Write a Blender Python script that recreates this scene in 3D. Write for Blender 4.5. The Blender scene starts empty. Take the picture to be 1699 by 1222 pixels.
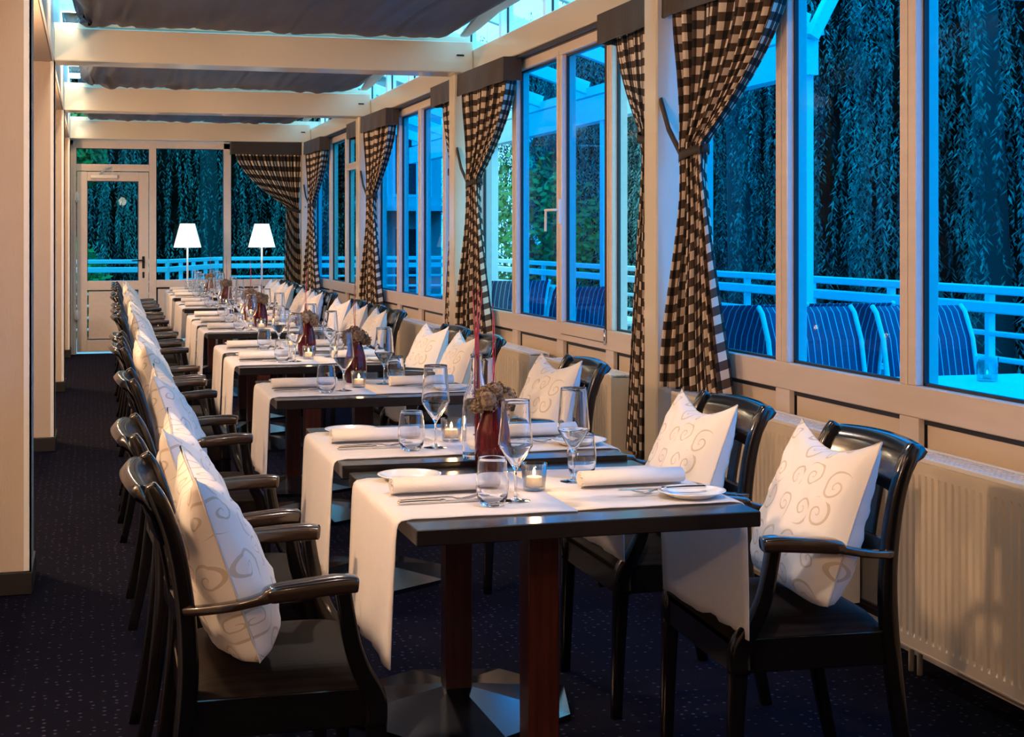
import bpy, bmesh, math, random
from mathutils import Vector, Matrix, noise
random.seed(7)
S = bpy.context.scene
C = S.collection
PI = math.pi

# ------------------------------------------------------------ camera, sky, lights, exposure
CAM_H = 1.35
YAW = math.atan(699.5 / 2500)
cd = bpy.data.cameras.new('camera'); cam = bpy.data.objects.new('camera', cd); C.objects.link(cam)
cam.location = (0, 0, CAM_H); cam.rotation_euler = (PI / 2, 0, -YAW)
cd.sensor_width = 36; cd.lens = 2500 / 1699 * 36; cd.shift_y = -219 / 1699; cd.clip_start = 0.05; cd.clip_end = 300
S.camera = cam
S.view_settings.view_transform = 'Standard'; S.view_settings.look = 'None'
S.view_settings.exposure = 0.2; S.view_settings.gamma = 1; S.view_settings.use_curve_mapping = False
w = bpy.data.worlds.new('dusk_sky'); S.world = w; w.use_nodes = True
wn = w.node_tree.nodes; wl = w.node_tree.links
bg = wn['Background']; bg.inputs['Strength'].default_value = 3.7
tc = wn.new('ShaderNodeTexCoord'); sp = wn.new('ShaderNodeSeparateXYZ'); rp = wn.new('ShaderNodeValToRGB')
wl.new(tc.outputs['Generated'], sp.inputs[0]); wl.new(sp.outputs['Z'], rp.inputs[0]); wl.new(rp.outputs[0], bg.inputs[0])
rp.color_ramp.elements[0].color = (0.20, 0.60, 0.92, 1); rp.color_ramp.elements[0].position = 0.0
rp.color_ramp.elements[1].color = (0.26, 0.68, 1.0, 1); rp.color_ramp.elements[1].position = 0.5

def area(name, loc, target, size, size_y, power, col):
    l = bpy.data.lights.new(name, 'AREA'); l.shape = 'RECTANGLE'; l.size = size; l.size_y = size_y
    l.energy = power; l.color = col
    o = bpy.data.objects.new(name, l); C.objects.link(o); o.location = loc
    o.rotation_euler = (Vector(target) - Vector(loc)).to_track_quat('-Z', 'Y').to_euler()
    return o
WARM = (1.0, 0.63, 0.37)
def lamp(name, loc, power, col, radius):
    l = bpy.data.lights.new(name, 'POINT'); l.energy = power; l.color = col; l.shadow_soft_size = radius
    o = bpy.data.objects.new(name, l); C.objects.link(o); o.location = loc
# warm wall lamps in the recesses of the left wall
for yy, pw in ((.2, 60), (3.5, 110), (7.4, 110), (11.2, 115), (15.0, 105)):
    lamp('recess_lamp', (-.88, yy, 1.98), pw, WARM, .07)
lamp('room_fill', (.75, -1.9, 2.2), 26, WARM, .10)  # warm fill light added behind the camera for the near bay
# spots added under the cross beams to brighten the row of tables
for yy, ty_, pw in ((2.2, 3.9, 90), (6.1, 4.7, 60), (6.1, 8.0, 90), (10.0, 9.0, 60), (10.0, 11.8, 90), (13.8, 13.2, 60), (13.8, 16.0, 90)):
    l = bpy.data.lights.new('table_fill_spot', 'SPOT'); l.energy = pw; l.color = (1.0, .80, .68); l.shadow_soft_size = .05; l.spot_size = math.radians(62); l.spot_blend = .8
    o = bpy.data.objects.new('table_fill_spot', l); C.objects.link(o); o.location = (1.05, yy + .1, 2.42)
    o.rotation_euler = (Vector((1.05, ty_, .75)) - Vector(o.location)).to_track_quat('-Z', 'Y').to_euler()
# small warm lamps in the gap between the roof blinds and the left wall
for yy, pw in ((4.5, 16), (8.7, 44), (12.6, 46), (16.5, 42)):
    lamp('cove_lamp', (-.10, yy, 2.86), pw, (1.0, .74, .42), .07)

# ------------------------------------------------------------ materials
def mat(name, col=(.8, .8, .8), rough=.5, metal=0.0, spec=None, coat=0.0, trans=0.0, emis=None, es=1.0, ior=None, sheen=0.0):
    m = bpy.data.materials.new(name); m.use_nodes = True
    b = m.node_tree.nodes['Principled BSDF']
    b.inputs['Base Color'].default_value = (*col, 1); b.inputs['Roughness'].default_value = rough
    b.inputs['Metallic'].default_value = metal; b.inputs['Coat Weight'].default_value = coat
    b.inputs['Coat Roughness'].default_value = .08
    b.inputs['Transmission Weight'].default_value = trans
    if spec is not None: b.inputs['Specular IOR Level'].default_value = spec
    if ior: b.inputs['IOR'].default_value = ior
    if sheen: b.inputs['Sheen Weight'].default_value = sheen
    if emis: b.inputs['Emission Color'].default_value = (*emis, 1); b.inputs['Emission Strength'].default_value = es
    return m
def nodes(m): return m.node_tree.nodes, m.node_tree.links, m.node_tree.nodes['Principled BSDF']
def vary(m, c1, c2, scale=4, detail=4, bump=0.0, bscale=None, stretch=None):
    n, l, b = nodes(m)
    t = n.new('ShaderNodeTexCoord'); mp = n.new('ShaderNodeMapping'); l.new(t.outputs['Object'], mp.inputs[0])
    if stretch: mp.inputs['Scale'].default_value = stretch
    no = n.new('ShaderNodeTexNoise'); no.inputs['Scale'].default_value = scale; no.inputs['Detail'].default_value = detail
    l.new(mp.outputs[0], no.inputs['Vector'])
    r = n.new('ShaderNodeValToRGB'); r.color_ramp.elements[0].color = (*c1, 1); r.color_ramp.elements[1].color = (*c2, 1)
    r.color_ramp.elements[0].position = .3; r.color_ramp.elements[1].position = .7
    l.new(no.outputs['Fac'], r.inputs[0]); l.new(r.outputs[0], b.inputs['Base Color'])
    if bump:
        n2 = n.new('ShaderNodeTexNoise'); n2.inputs['Scale'].default_value = bscale or scale * 8; n2.inputs['Detail'].default_value = 3
        l.new(mp.outputs[0], n2.inputs['Vector'])
        bu = n.new('ShaderNodeBump'); bu.inputs['Strength'].default_value = bump; bu.inputs['Distance'].default_value = .01
        l.new(n2.outputs['Fac'], bu.inputs['Height']); l.new(bu.outputs[0], b.inputs['Normal'])
    return m
def pane_mat(name, tint, refl=.06, edge=.2, pw_=5):
    m = bpy.data.materials.new(name); m.use_nodes = True; n, l = m.node_tree.nodes, m.node_tree.links
    n.clear(); o = n.new('ShaderNodeOutputMaterial'); mx = n.new('ShaderNodeMixShader')
    t = n.new('ShaderNodeBsdfTransparent'); t.inputs[0].default_value = (*tint, 1)
    g = n.new('ShaderNodeBsdfGlossy'); g.inputs['Roughness'].default_value = .01
    lw = n.new('ShaderNodeLayerWeight'); lw.inputs['Blend'].default_value = .5
    pw = n.new('ShaderNodeMath'); pw.operation = 'POWER'; l.new(lw.outputs['Facing'], pw.inputs[0]); pw.inputs[1].default_value = pw_
    ml = n.new('ShaderNodeMath'); ml.operation = 'MULTIPLY_ADD'; l.new(pw.outputs[0], ml.inputs[0]); ml.inputs[1].default_value = edge; ml.use_clamp = True; ml.inputs[2].default_value = refl * .2
    l.new(ml.outputs[0], mx.inputs[0]); l.new(t.outputs[0], mx.inputs[1]); l.new(g.outputs[0], mx.inputs[2]); l.new(mx.outputs[0], o.inputs[0])
    return m
M = {}
M['wallpaper'] = vary(mat('wallpaper', rough=.85), (.52, .425, .33), (.48, .39, .30), 3, 3, .25, 90, (1, 1, .3))
M['cream'] = vary(mat('cream_paint', rough=.22, coat=.15), (.76, .68, .52), (.72, .64, .49), 1.5, 2)
M['frame'] = vary(mat('window_frame_paint', rough=.33), (.72, .62, .54), (.68, .58, .50), 5, 3, 0, 0, (6, .6, 6))
M['panel'] = mat('panel_paint', (.66, .55, .42), .35)
M['gasket'] = mat('gasket', (.006, .008, .015), .5)
M['radiator'] = mat('radiator_enamel', (.72, .62, .47), .32)
M['grille'] = mat('grille_enamel', (.8, .76, .70), .35)
M['skirting'] = mat('skirting', (.008, .006, .006), .5)
M['whitep'] = mat('white_plastic', (.8, .8, .78), .35)
M['lacquer'] = mat('black_lacquer', (.004, .003, .003), .18, spec=.5, coat=.35)
M['glint_lacquer'] = mat('lacquer_warm_glint', (.030, .017, .010), .20, spec=.8, coat=.6)  # black lacquer browned, warm reflections on the arms put into the colour
M['tabletop'] = vary(mat('tabletop', rough=.20, spec=.7), (.008, .006, .006), (.015, .011, .010), 10, 3, 0, 0, (1, 12, 1))
M['mahogany'] = vary(mat('mahogany', rough=.3, coat=.3), (.045, .009, .005), (.085, .018, .008), 6, 3, 0, 0, (14, 14, .8))
M['steel'] = mat('brushed_steel_plate', (.11, .11, .12), .15, metal=.95)
M['cutlery'] = mat('cutlery_steel', (.75, .74, .72), .12, metal=1)
M['chrome'] = mat('chrome', (.8, .8, .8), .15, metal=1)
M['linen'] = vary(mat('linen', rough=.85, sheen=.2), (.86, .82, .79), (.82, .78, .75), 40, 2, .12, 400)
m = M['linen']; n_, l_ = m.node_tree.nodes, m.node_tree.links
tr_ = n_.new('ShaderNodeBsdfTranslucent'); tr_.inputs[0].default_value = (.85, .83, .8, 1); mx_ = n_.new('ShaderNodeMixShader'); mx_.inputs[0].default_value = .28
l_.new(n_['Principled BSDF'].outputs[0], mx_.inputs[1]); l_.new(tr_.outputs[0], mx_.inputs[2]); l_.new(mx_.outputs[0], n_['Material Output'].inputs[0])
M['china'] = mat('porcelain', (.82, .80, .77), .12, coat=.3)
M['wax'] = mat('wax', (.85, .75, .6), .5)
M['flame'] = mat('flame', (1, .6, .2), .5, emis=(1, .62, .25), es=14)
M['glass'] = mat('drinking_glass', (1, 1, 1), 0.0, trans=1.0, ior=1.45)
M['thin_glass'] = pane_mat('thin_glass', (.93, .93, .93), .22, 1.2, 2.2)
M['red_glass'] = mat('burgundy_glass', (.30, .04, .06), .03, trans=.93, ior=1.25, coat=.3)
M['petal'] = vary(mat('dried_petal', rough=.9), (.10, .06, .04), (.24, .18, .13), 60, 2)
M['redstick'] = mat('red_stick', (.28, .01, .03), .4)
M['shade'] = mat('lamp_shade', (.9, .9, .88), .8, emis=(.86, 1.0, .98), es=.85)
M['lamp_metal'] = mat('lamp_pole_metal', (.75, .72, .68), .3, metal=.3)
M['dark_metal'] = mat('dark_handle', (.02, .015, .012), .3, metal=.6)
M['valance'] = mat('valance_cloth', (.038, .027, .021), .85, sheen=.15)
M['band'] = mat('tieback_cloth', (.035, .024, .018), .7)
M['blind'] = vary(mat('quilted_blind', rough=.45, spec=.3), (.034, .038, .066), (.046, .050, .082), 3, 3)
M['lining'] = mat('blind_lining', (.75, .72, .68), .6)
M['clear'] = pane_mat('clear_pane', (.80, .97, 1.0), .03)
M['blue'] = pane_mat('blue_tinted_pane', (.0, .70, 1.0), .010)
M['cyan'] = pane_mat('cyan_tinted_pane', (.18, .72, .85), .03)
M['outwhite'] = mat('outdoor_white_paint', (.82, .82, .82), .5)
M['deck'] = vary(mat('terrace_deck', rough=.7), (.20, .22, .24), (.30, .32, .34), 3, 4)
M['house'] = mat('house_render', (.62, .62, .6), .8)
M['house_glass'] = mat('house_window', (.03, .04, .06), .15)
M['roof'] = mat('house_roof', (.10, .09, .09), .8)
M['bark'] = mat('bark', (.03, .025, .02), .9)
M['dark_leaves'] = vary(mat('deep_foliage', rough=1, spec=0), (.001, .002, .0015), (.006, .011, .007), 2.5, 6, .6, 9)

# carpet
m = mat('dotted_carpet', (.01, .01, .03), .95, spec=.06); n, l, b = nodes(m)
t = n.new('ShaderNodeTexCoord'); v = n.new('ShaderNodeTexVoronoi'); v.inputs['Scale'].default_value = 30; v.inputs['Randomness'].default_value = .35
l.new(t.outputs['Object'], v.inputs['Vector'])
r = n.new('ShaderNodeValToRGB'); r.color_ramp.elements[0].color = (.052, .05, .08, 1); r.color_ramp.elements[1].color = (.0035, .003, .009, 1)
r.color_ramp.elements[0].position = .12; r.color_ramp.elements[1].position = .2
l.new(v.outputs['Distance'], r.inputs[0]); l.new(r.outputs[0], b.inputs['Base Color']); M['carpet'] = m
# striped seat fabric
m = mat('striped_seat', (.03, .018, .012), .7, spec=.12); n, l, b = nodes(m)
t = n.new('ShaderNodeTexCoord'); wv = n.new('ShaderNodeTexWave'); wv.bands_direction = 'Y'; wv.inputs['Scale'].default_value = 22; wv.inputs['Distortion'].default_value = .3
l.new(t.outputs['Object'], wv.inputs['Vector'])
r = n.new('ShaderNodeValToRGB'); r.color_ramp.elements[0].color = (.006, .004, .003, 1); r.color_ramp.elements[1].color = (.013, .008, .006, 1)
l.new(wv.outputs['Fac'], r.inputs[0]); l.new(r.outputs[0], b.inputs['Base Color']); M['seat'] = m
# checked curtain
m = mat('checked_cotton', (.5, .4, .3), .85); n, l, b = nodes(m)
def mth(n, op, a, bb=None, l=l):
    x = n.new('ShaderNodeMath'); x.operation = op
    for i, q in enumerate((a, bb)):
        if q is None: continue
        if isinstance(q, (int, float)): x.inputs[i].default_value = q
        else: n.id_data.links.new(q, x.inputs[i])
    return x.outputs[0]
uv = n.new('ShaderNodeUVMap'); sx = n.new('ShaderNodeSeparateXYZ'); l.new(uv.outputs[0], sx.inputs[0])
def stripe(o): return mth(n, 'GREATER_THAN', mth(n, 'FRACT', mth(n, 'DIVIDE', o, .075)), .5)
su = stripe(sx.outputs[0]); sv = stripe(sx.outputs[1]); sm = mth(n, 'DIVIDE', mth(n, 'ADD', su, sv), 2.0)
r = n.new('ShaderNodeValToRGB'); r.color_ramp.interpolation = 'CONSTANT'
e = r.color_ramp.elements; e[0].position = 0; e[0].color = (.86, .72, .56, 1); e[1].position = .4; e[1].color = (.10, .06, .038, 1)
e3 = e.new(.8); e3.color = (.008, .005, .004, 1)
l.new(sm, r.inputs[0]); l.new(r.outputs[0], b.inputs['Base Color'])
tr = n.new('ShaderNodeBsdfTranslucent'); l.new(r.outputs[0], tr.inputs[0]); mx = n.new('ShaderNodeMixShader'); mx.inputs[0].default_value = .22
l.new(b.outputs[0], mx.inputs[1]); l.new(tr.outputs[0], mx.inputs[2]); l.new(mx.outputs[0], n['Material Output'].inputs[0]); M['check'] = m
# scroll damask pillow
m = mat('scroll_damask', (.8, .72, .62), .6, sheen=.15); n, l, b = nodes(m)
uv = n.new('ShaderNodeUVMap'); mp = n.new('ShaderNodeMapping'); mp.inputs['Scale'].default_value = (5.0, 4.3, 1); l.new(uv.outputs[0], mp.inputs[0])
vo = n.new('ShaderNodeTexVoronoi'); vo.voronoi_dimensions = '2D'; vo.inputs['Scale'].default_value = 1; vo.inputs['Randomness'].default_value = .55
l.new(mp.outputs[0], vo.inputs['Vector'])
sub = n.new('ShaderNodeVectorMath'); sub.operation = 'SUBTRACT'; l.new(mp.outputs[0], sub.inputs[0]); l.new(vo.outputs['Position'], sub.inputs[1])
s1 = n.new('ShaderNodeSeparateXYZ'); l.new(sub.outputs[0], s1.inputs[0])
s2 = n.new('ShaderNodeSeparateXYZ'); l.new(vo.outputs['Color'], s2.inputs[0])
ang = mth(n, 'DIVIDE', mth(n, 'ARCTAN2', s1.outputs[1], s1.outputs[0]), 2 * PI)
flip = mth(n, 'SUBTRACT', mth(n, 'MULTIPLY', mth(n, 'GREATER_THAN', s2.outputs[0], .5), 2.0), 1.0)
rad = vo.outputs['Distance']
ph = mth(n, 'FRACT', mth(n, 'ADD', mth(n, 'ADD', mth(n, 'MULTIPLY', ang, flip), mth(n, 'MULTIPLY', mth(n, 'SQRT', rad), 3.3)), s2.outputs[1]))
band_ = mth(n, 'LESS_THAN', mth(n, 'ABSOLUTE', mth(n, 'SUBTRACT', ph, .5)), .095)
lim = mth(n, 'MULTIPLY', mth(n, 'LESS_THAN', rad, .47), mth(n, 'GREATER_THAN', rad, .03))
fac = mth(n, 'MULTIPLY', mth(n, 'MULTIPLY', band_, lim), .8)
mc = n.new('ShaderNodeMix'); mc.data_type = 'RGBA'; mc.inputs[6].default_value = (.84, .78, .71, 1); mc.inputs[7].default_value = (.54, .44, .31, 1)
l.new(fac, mc.inputs[0]); l.new(mc.outputs[2], b.inputs['Base Color']); M['pillow'] = m
# striped terrace sling
m = mat('striped_sling', (.02, .04, .16), .6); n, l, b = nodes(m)
uv = n.new('ShaderNodeUVMap'); sx = n.new('ShaderNodeSeparateXYZ'); l.new(uv.outputs[0], sx.inputs[0])
st = mth(n, 'GREATER_THAN', mth(n, 'FRACT', mth(n, 'DIVIDE', sx.outputs[0], .035)), .88)
mc = n.new('ShaderNodeMix'); mc.data_type = 'RGBA'; mc.inputs[6].default_value = (.02, .035, .09, 1); mc.inputs[7].default_value = (.45, .5, .6, 1)
l.new(st, mc.inputs[0]); l.new(mc.outputs[2], b.inputs['Base Color']); M['sling'] = m
def leaf_mat(name, c1, c2):
    m = mat(name, c1, .6); n, l, b = nodes(m)
    t = n.new('ShaderNodeTexCoord'); no = n.new('ShaderNodeTexNoise'); no.inputs['Scale'].default_value = 1.3; no.inputs['Detail'].default_value = 5
    l.new(t.outputs['Object'], no.inputs['Vector']); r = n.new('ShaderNodeValToRGB')
    r.color_ramp.elements[0].color = (*c1, 1); r.color_ramp.elements[1].color = (*c2, 1); r.color_ramp.elements[0].position = .38; r.color_ramp.elements[1].position = .62
    l.new(no.outputs['Fac'], r.inputs[0]); l.new(r.outputs[0], b.inputs['Base Color']); return m
M['willow'] = leaf_mat('willow_leaf', (.008, .016, .018), (.17, .27, .19))
M['bush'] = leaf_mat('bush_leaf', (.03, .10, .02), (.12, .35, .05))

# ------------------------------------------------------------ mesh helpers
class MB:
    def __init__(s): s.v = []; s.f = []; s.uv = {}; s.sm = []
    def add(s, vs, fs, smooth=False, uvs=None):
        b = len(s.v); s.v += [tuple(p) for p in vs]
        for i, f in enumerate(fs):
            if uvs is not None: s.uv[len(s.f)] = [uvs[k] for k in f]
            s.f.append([b + k for k in f]); s.sm.append(smooth)
        return s
    def box(s, x0, x1, y0, y1, z0, z1, c=0.0):
        if c <= 0:
            vs = [(x, y, z) for x in (x0, x1) for y in (y0, y1) for z in (z0, z1)]
            return s.add(vs, [(0, 1, 3, 2), (4, 6, 7, 5), (0, 4, 5, 1), (2, 3, 7, 6), (0, 2, 6, 4), (1, 5, 7, 3)])
        return s.sweep([(x0, (y0 + y1) / 2, (z0 + z1) / 2), (x0 + c, (y0 + y1) / 2, (z0 + z1) / 2), (x1 - c, (y0 + y1) / 2, (z0 + z1) / 2), (x1, (y0 + y1) / 2, (z0 + z1) / 2)],
                       [y1 - y0 - 2 * c, y1 - y0, y1 - y0, y1 - y0 - 2 * c], [z1 - z0 - 2 * c, z1 - z0, z1 - z0, z1 - z0 - 2 * c], (0, 1, 0), c)
    def sweep(s, pts, ws, hs, side, ch=.004, smooth=False, rnd=False):
        pts = [Vector(p) for p in pts]; n = len(pts); side = Vector(side).normalized(); vs = []
        if not isinstance(ws, (list, tuple)): ws = [ws] * n
        if not isinstance(hs, (list, tuple)): hs = [hs] * n
        k = 12 if rnd else 8
        for i, p in enumerate(pts):
            t = (pts[min(i + 1, n - 1)] - pts[max(i - 1, 0)]).normalized()
            up = side.cross(t).normalized(); sd = t.cross(up).normalized()
            if up.length < .5: up = Vector((0, 0, 1))
            if sd.dot(side) < 0: sd = -sd
            a, bb = ws[i] / 2, hs[i] / 2; c = min(ch, a * .6, bb * .6)
            if rnd: q = [(a * math.cos(2 * PI * j / k), bb * math.sin(2 * PI * j / k)) for j in range(k)]
            else: q = [(a, -bb + c), (a, bb - c), (a - c, bb), (-a + c, bb), (-a, bb - c), (-a, -bb + c), (-a + c, -bb), (a - c, -bb)]
            vs += [p + sd * x + up * y for x, y in q]
        fs = [(i * k + j, i * k + (j + 1) % k, (i + 1) * k + (j + 1) % k, (i + 1) * k + j) for i in range(n - 1) for j in range(k)]
        fs += [tuple(range(k))[::-1], tuple((n - 1) * k + j for j in range(k))]
        return s.add(vs, fs, smooth or rnd)
    def soft(s, pts, ws, hs, side, ex=.45, sub=4, k=16):
        n = len(pts); pts = [Vector(p) for p in pts]
        if not isinstance(ws, (list, tuple)): ws = [ws] * n
        if not isinstance(hs, (list, tuple)): hs = [hs] * n
        Q = [Vector((*p, w_, h_)) if False else (p, w_, h_) for p, w_, h_ in zip(pts, ws, hs)]
        def cr(a, b, c, d, t): return .5 * ((2 * b) + (c - a) * t + (2 * a - 5 * b + 4 * c - d) * t * t + (3 * b - a - 3 * c + d) * t ** 3)
        P = []
        for i in range(n - 1):
            q = [Q[max(i - 1, 0)], Q[i], Q[i + 1], Q[min(i + 2, n - 1)]]
            for j in range(sub): P.append(tuple(cr(q[0][m_], q[1][m_], q[2][m_], q[3][m_], j / sub) for m_ in range(3)))
        P.append(Q[-1]); side = Vector(side).normalized(); vs = []; N = len(P)
        P = [(P[0][0], P[0][1] * .7, P[0][2] * .7)] + P + [(P[-1][0], P[-1][1] * .7, P[-1][2] * .7)]
        e = .003; P[0] = (P[0][0] - (P[2][0] - P[1][0]).normalized() * e, P[0][1], P[0][2]); P[-1] = (P[-1][0] + (P[-2][0] - P[-3][0]).normalized() * e, P[-1][1], P[-1][2]); N += 2
        for i in range(N):
            t = (P[min(i + 1, N - 1)][0] - P[max(i - 1, 0)][0]).normalized(); up = side.cross(t).normalized(); sd = t.cross(up).normalized()
            if sd.dot(side) < 0: sd = -sd
            for j in range(k):
                a = 2 * PI * (j + .5) / k; c, d = math.cos(a), math.sin(a)
                vs.append(P[i][0] + sd * (P[i][1] / 2 * math.copysign(abs(c) ** ex, c)) + up * (P[i][2] / 2 * math.copysign(abs(d) ** ex, d)))
        fs = [(i * k + j, i * k + (j + 1) % k, (i + 1) * k + (j + 1) % k, (i + 1) * k + j) for i in range(N - 1) for j in range(k)] + [tuple(range(k))[::-1], tuple((N - 1) * k + j for j in range(k))]
        return s.add(vs, fs, True)
    def tube(s, pts, r, smooth=True):
        pts = [Vector(p) for p in pts]; d = (pts[-1] - pts[0]).normalized()
        side = Vector((1, 0, 0)) if abs(d.x) < .8 else Vector((0, 1, 0))
        rr = [2 * q for q in r] if isinstance(r, (list, tuple)) else 2 * r
        return s.sweep(pts, rr, rr, side, rnd=True)
    def lathe(s, prof, n=24, c=(0, 0), smooth=True, z0=0, dense=0):
        if dense:
            q = []
            for (r0, a0), (r1, a1) in zip(prof[:-1], prof[1:]):
                L = math.hypot(r1 - r0, a1 - a0); e = min(.0012, L * .25); ts = [0, e / L if L else 0]
                k = max(1, int(L / dense)); ts += [i / k for i in range(1, k) if e / L < i / k < 1 - e / L]; ts += [1 - e / L]
                q += [(r0 + (r1 - r0) * t, a0 + (a1 - a0) * t) for t in ts if not (t == 0 and q)]
            prof = q + [prof[-1]]
        vs = []; m_ = len(prof)
        for i in range(n):
            a = 2 * PI * i / n
            vs += [(c[0] + r * math.cos(a), c[1] + r * math.sin(a), z + z0) for r, z in prof]
        fs = [(i * m_ + j, ((i + 1) % n) * m_ + j, ((i + 1) % n) * m_ + j + 1, i * m_ + j + 1) for i in range(n) for j in range(m_ - 1)]
        return s.add(vs, fs, smooth)
    def mesh(s, name, m):
        me = bpy.data.meshes.new(name); me.from_pydata(s.v, [], s.f)
        me.polygons.foreach_set('use_smooth', s.sm)
        if s.uv:
            u = me.uv_layers.new(name='UVMap')
            flat = [0.0] * (2 * len(me.loops)); k = 0
            for i, f in enumerate(s.f):
                q = s.uv.get(i)
                for j in range(len(f)):
                    if q: flat[2 * k], flat[2 * k + 1] = q[j]
                    k += 1
            u.data.foreach_set('uv', flat)
        me.materials.append(m); me.validate()
        if len(s.f) < 60000 and not s.uv:
            bm = bmesh.new(); bm.from_mesh(me); bmesh.ops.recalc_face_normals(bm, faces=bm.faces); bm.to_mesh(me); bm.free()
        return me
    def build(s, name, m, parent=None, loc=None):
        o = bpy.data.objects.new(name, s.mesh(name, m)); C.objects.link(o)
        if parent: o.parent = parent
        if loc: o.location = loc
        return o
def tag(o, label=None, cat=None, group=None, kind=None):
    if label: o['label'] = label
    if cat: o['category'] = cat
    if group: o['group'] = group
    if kind: o['kind'] = kind
    return o
def empty(name, loc, rz=0):
    o = bpy.data.objects.new(name, None); C.objects.link(o); o.location = loc; o.rotation_euler = (0, 0, rz); o.empty_display_size = .1; return o
KIDS = {}
def copy_tree(o, loc=None, rz=None, top=True):
    c = o.copy(); C.objects.link(c)
    if loc is not None: c.location = loc
    if rz is not None: c.rotation_euler = (0, 0, rz)
    for ch in [q for q in bpy.data.objects if q.parent == o]:
        k = copy_tree(ch, top=False); k.parent = c
    return c
class Proto:
    """first placement uses the built object, later ones copy it"""
    def __init__(s, o): s.o = o; s.used = False
    def place(s, loc, rz, label, cat, group):
        o = s.o if not s.used else copy_tree(s.o)
        s.used = True; o.location = loc; o.rotation_euler = (0, 0, rz)
        return tag(o, label, cat, group)
def struct(name, mb, m): return tag(mb.build(name, M[m]), kind='structure')
ORD = ['nearest', 'second', 'third', 'fourth', 'fifth', 'sixth', 'seventh', 'eighth', 'ninth', 'tenth', 'eleventh', 'twelfth', 'thirteenth']
def tname(i): return 'nearest table' if i == 0 else ('farthest table' if i == 12 else ORD[i] + ' table from the front')

# ------------------------------------------------------------ room shell
XL, XC, XW, YE = -0.22, 2.38, 2.56, 17.95
CY = [6.17, 9.97, 13.76]                      # columns
BY = [2.05, 5.95, 9.85, 13.70, 17.62]         # cross beams, near faces
struct('floor', MB().box(-1.3, 2.66, -3.2, 18.03, -.10, 0), 'carpet')
# left wall: recess wall, pillars and header
struct('wall_left', MB().box(-1.3, -1.15, -3.2, 18.0, 0, 3.1), 'wallpaper')
for y0, y1 in ((1.9, 2.35), (5.97, 6.36), (9.90, 10.34), (13.68, 14.08), (17.5, 17.98)):
    p = struct('wall_left_pillar', MB().box(-1.15, XL, y0, y1, .085, 2.45, .004), 'wallpaper')
    MB().box(XL - .002, XL + .006, y0 - .006, y0 + .028, .09, 2.45).box(XL - .022, XL + .006, y0 - .006, y0, .09, 2.45).build('lit_edge_strip', M['whitep'], p)  # white edge painted in for window light on the pillar's side face
    struct('baseboard_left', MB().box(-1.15, XL + .010, y0 - .010, y1 + .006, 0, .085, .003), 'skirting')
struct('trim_1', MB().box(-.50, XL - .012, -3.2, 17.98, 2.45, 2.68, .004), 'wallpaper')
struct('wall_left_upper', MB().box(XL - .010, XL, -3.2, 17.98, 2.452, 2.685).box(-.50, XL, -3.2, 17.98, 2.685, 3.12), 'whitep')
struct('ceiling_recess', MB().box(-1.15, -.42, -3.2, 17.98, 2.5, 2.6), 'whitep')
# cross beams
for i, y in enumerate(BY):
    b_ = MB(); b_.box(XL, 2.484, y, y + .28, 2.45, 2.66, .006); b_.box(XL, 2.484, y + .08, y + .28, 2.66, 2.70)
    o = struct('beam', b_, 'cream')
    if i: MB().box(2.37, 2.42, y - .006, y, 2.56, 2.572).build('bracket', M['dark_metal'], o)
# eave beam and columns
struct('trim_2', MB().box(2.485, 2.66, -.6, 17.98, 2.45, 2.61, .006), 'cream')
for y in CY + [17.60, 2.3]:
    struct('column', MB().box(XC, 2.50, y, y + .15, 0, 2.45, .008), 'cream')
# wall under the windows
wr = MB(); wr.box(2.60, 2.66, -.6, 17.98, 0, .80); wr.box(2.60, 2.66, -3.2, 1.7, 0, 3.12); wr.box(2.60, 2.66, 1.7, 5.95, 2.61, 3.12)
struct('wall_right', wr, 'panel')
struct('baseboard_right', MB().box(2.57, 2.60, -.6, 17.9, 0, .08), 'skirting')
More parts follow.
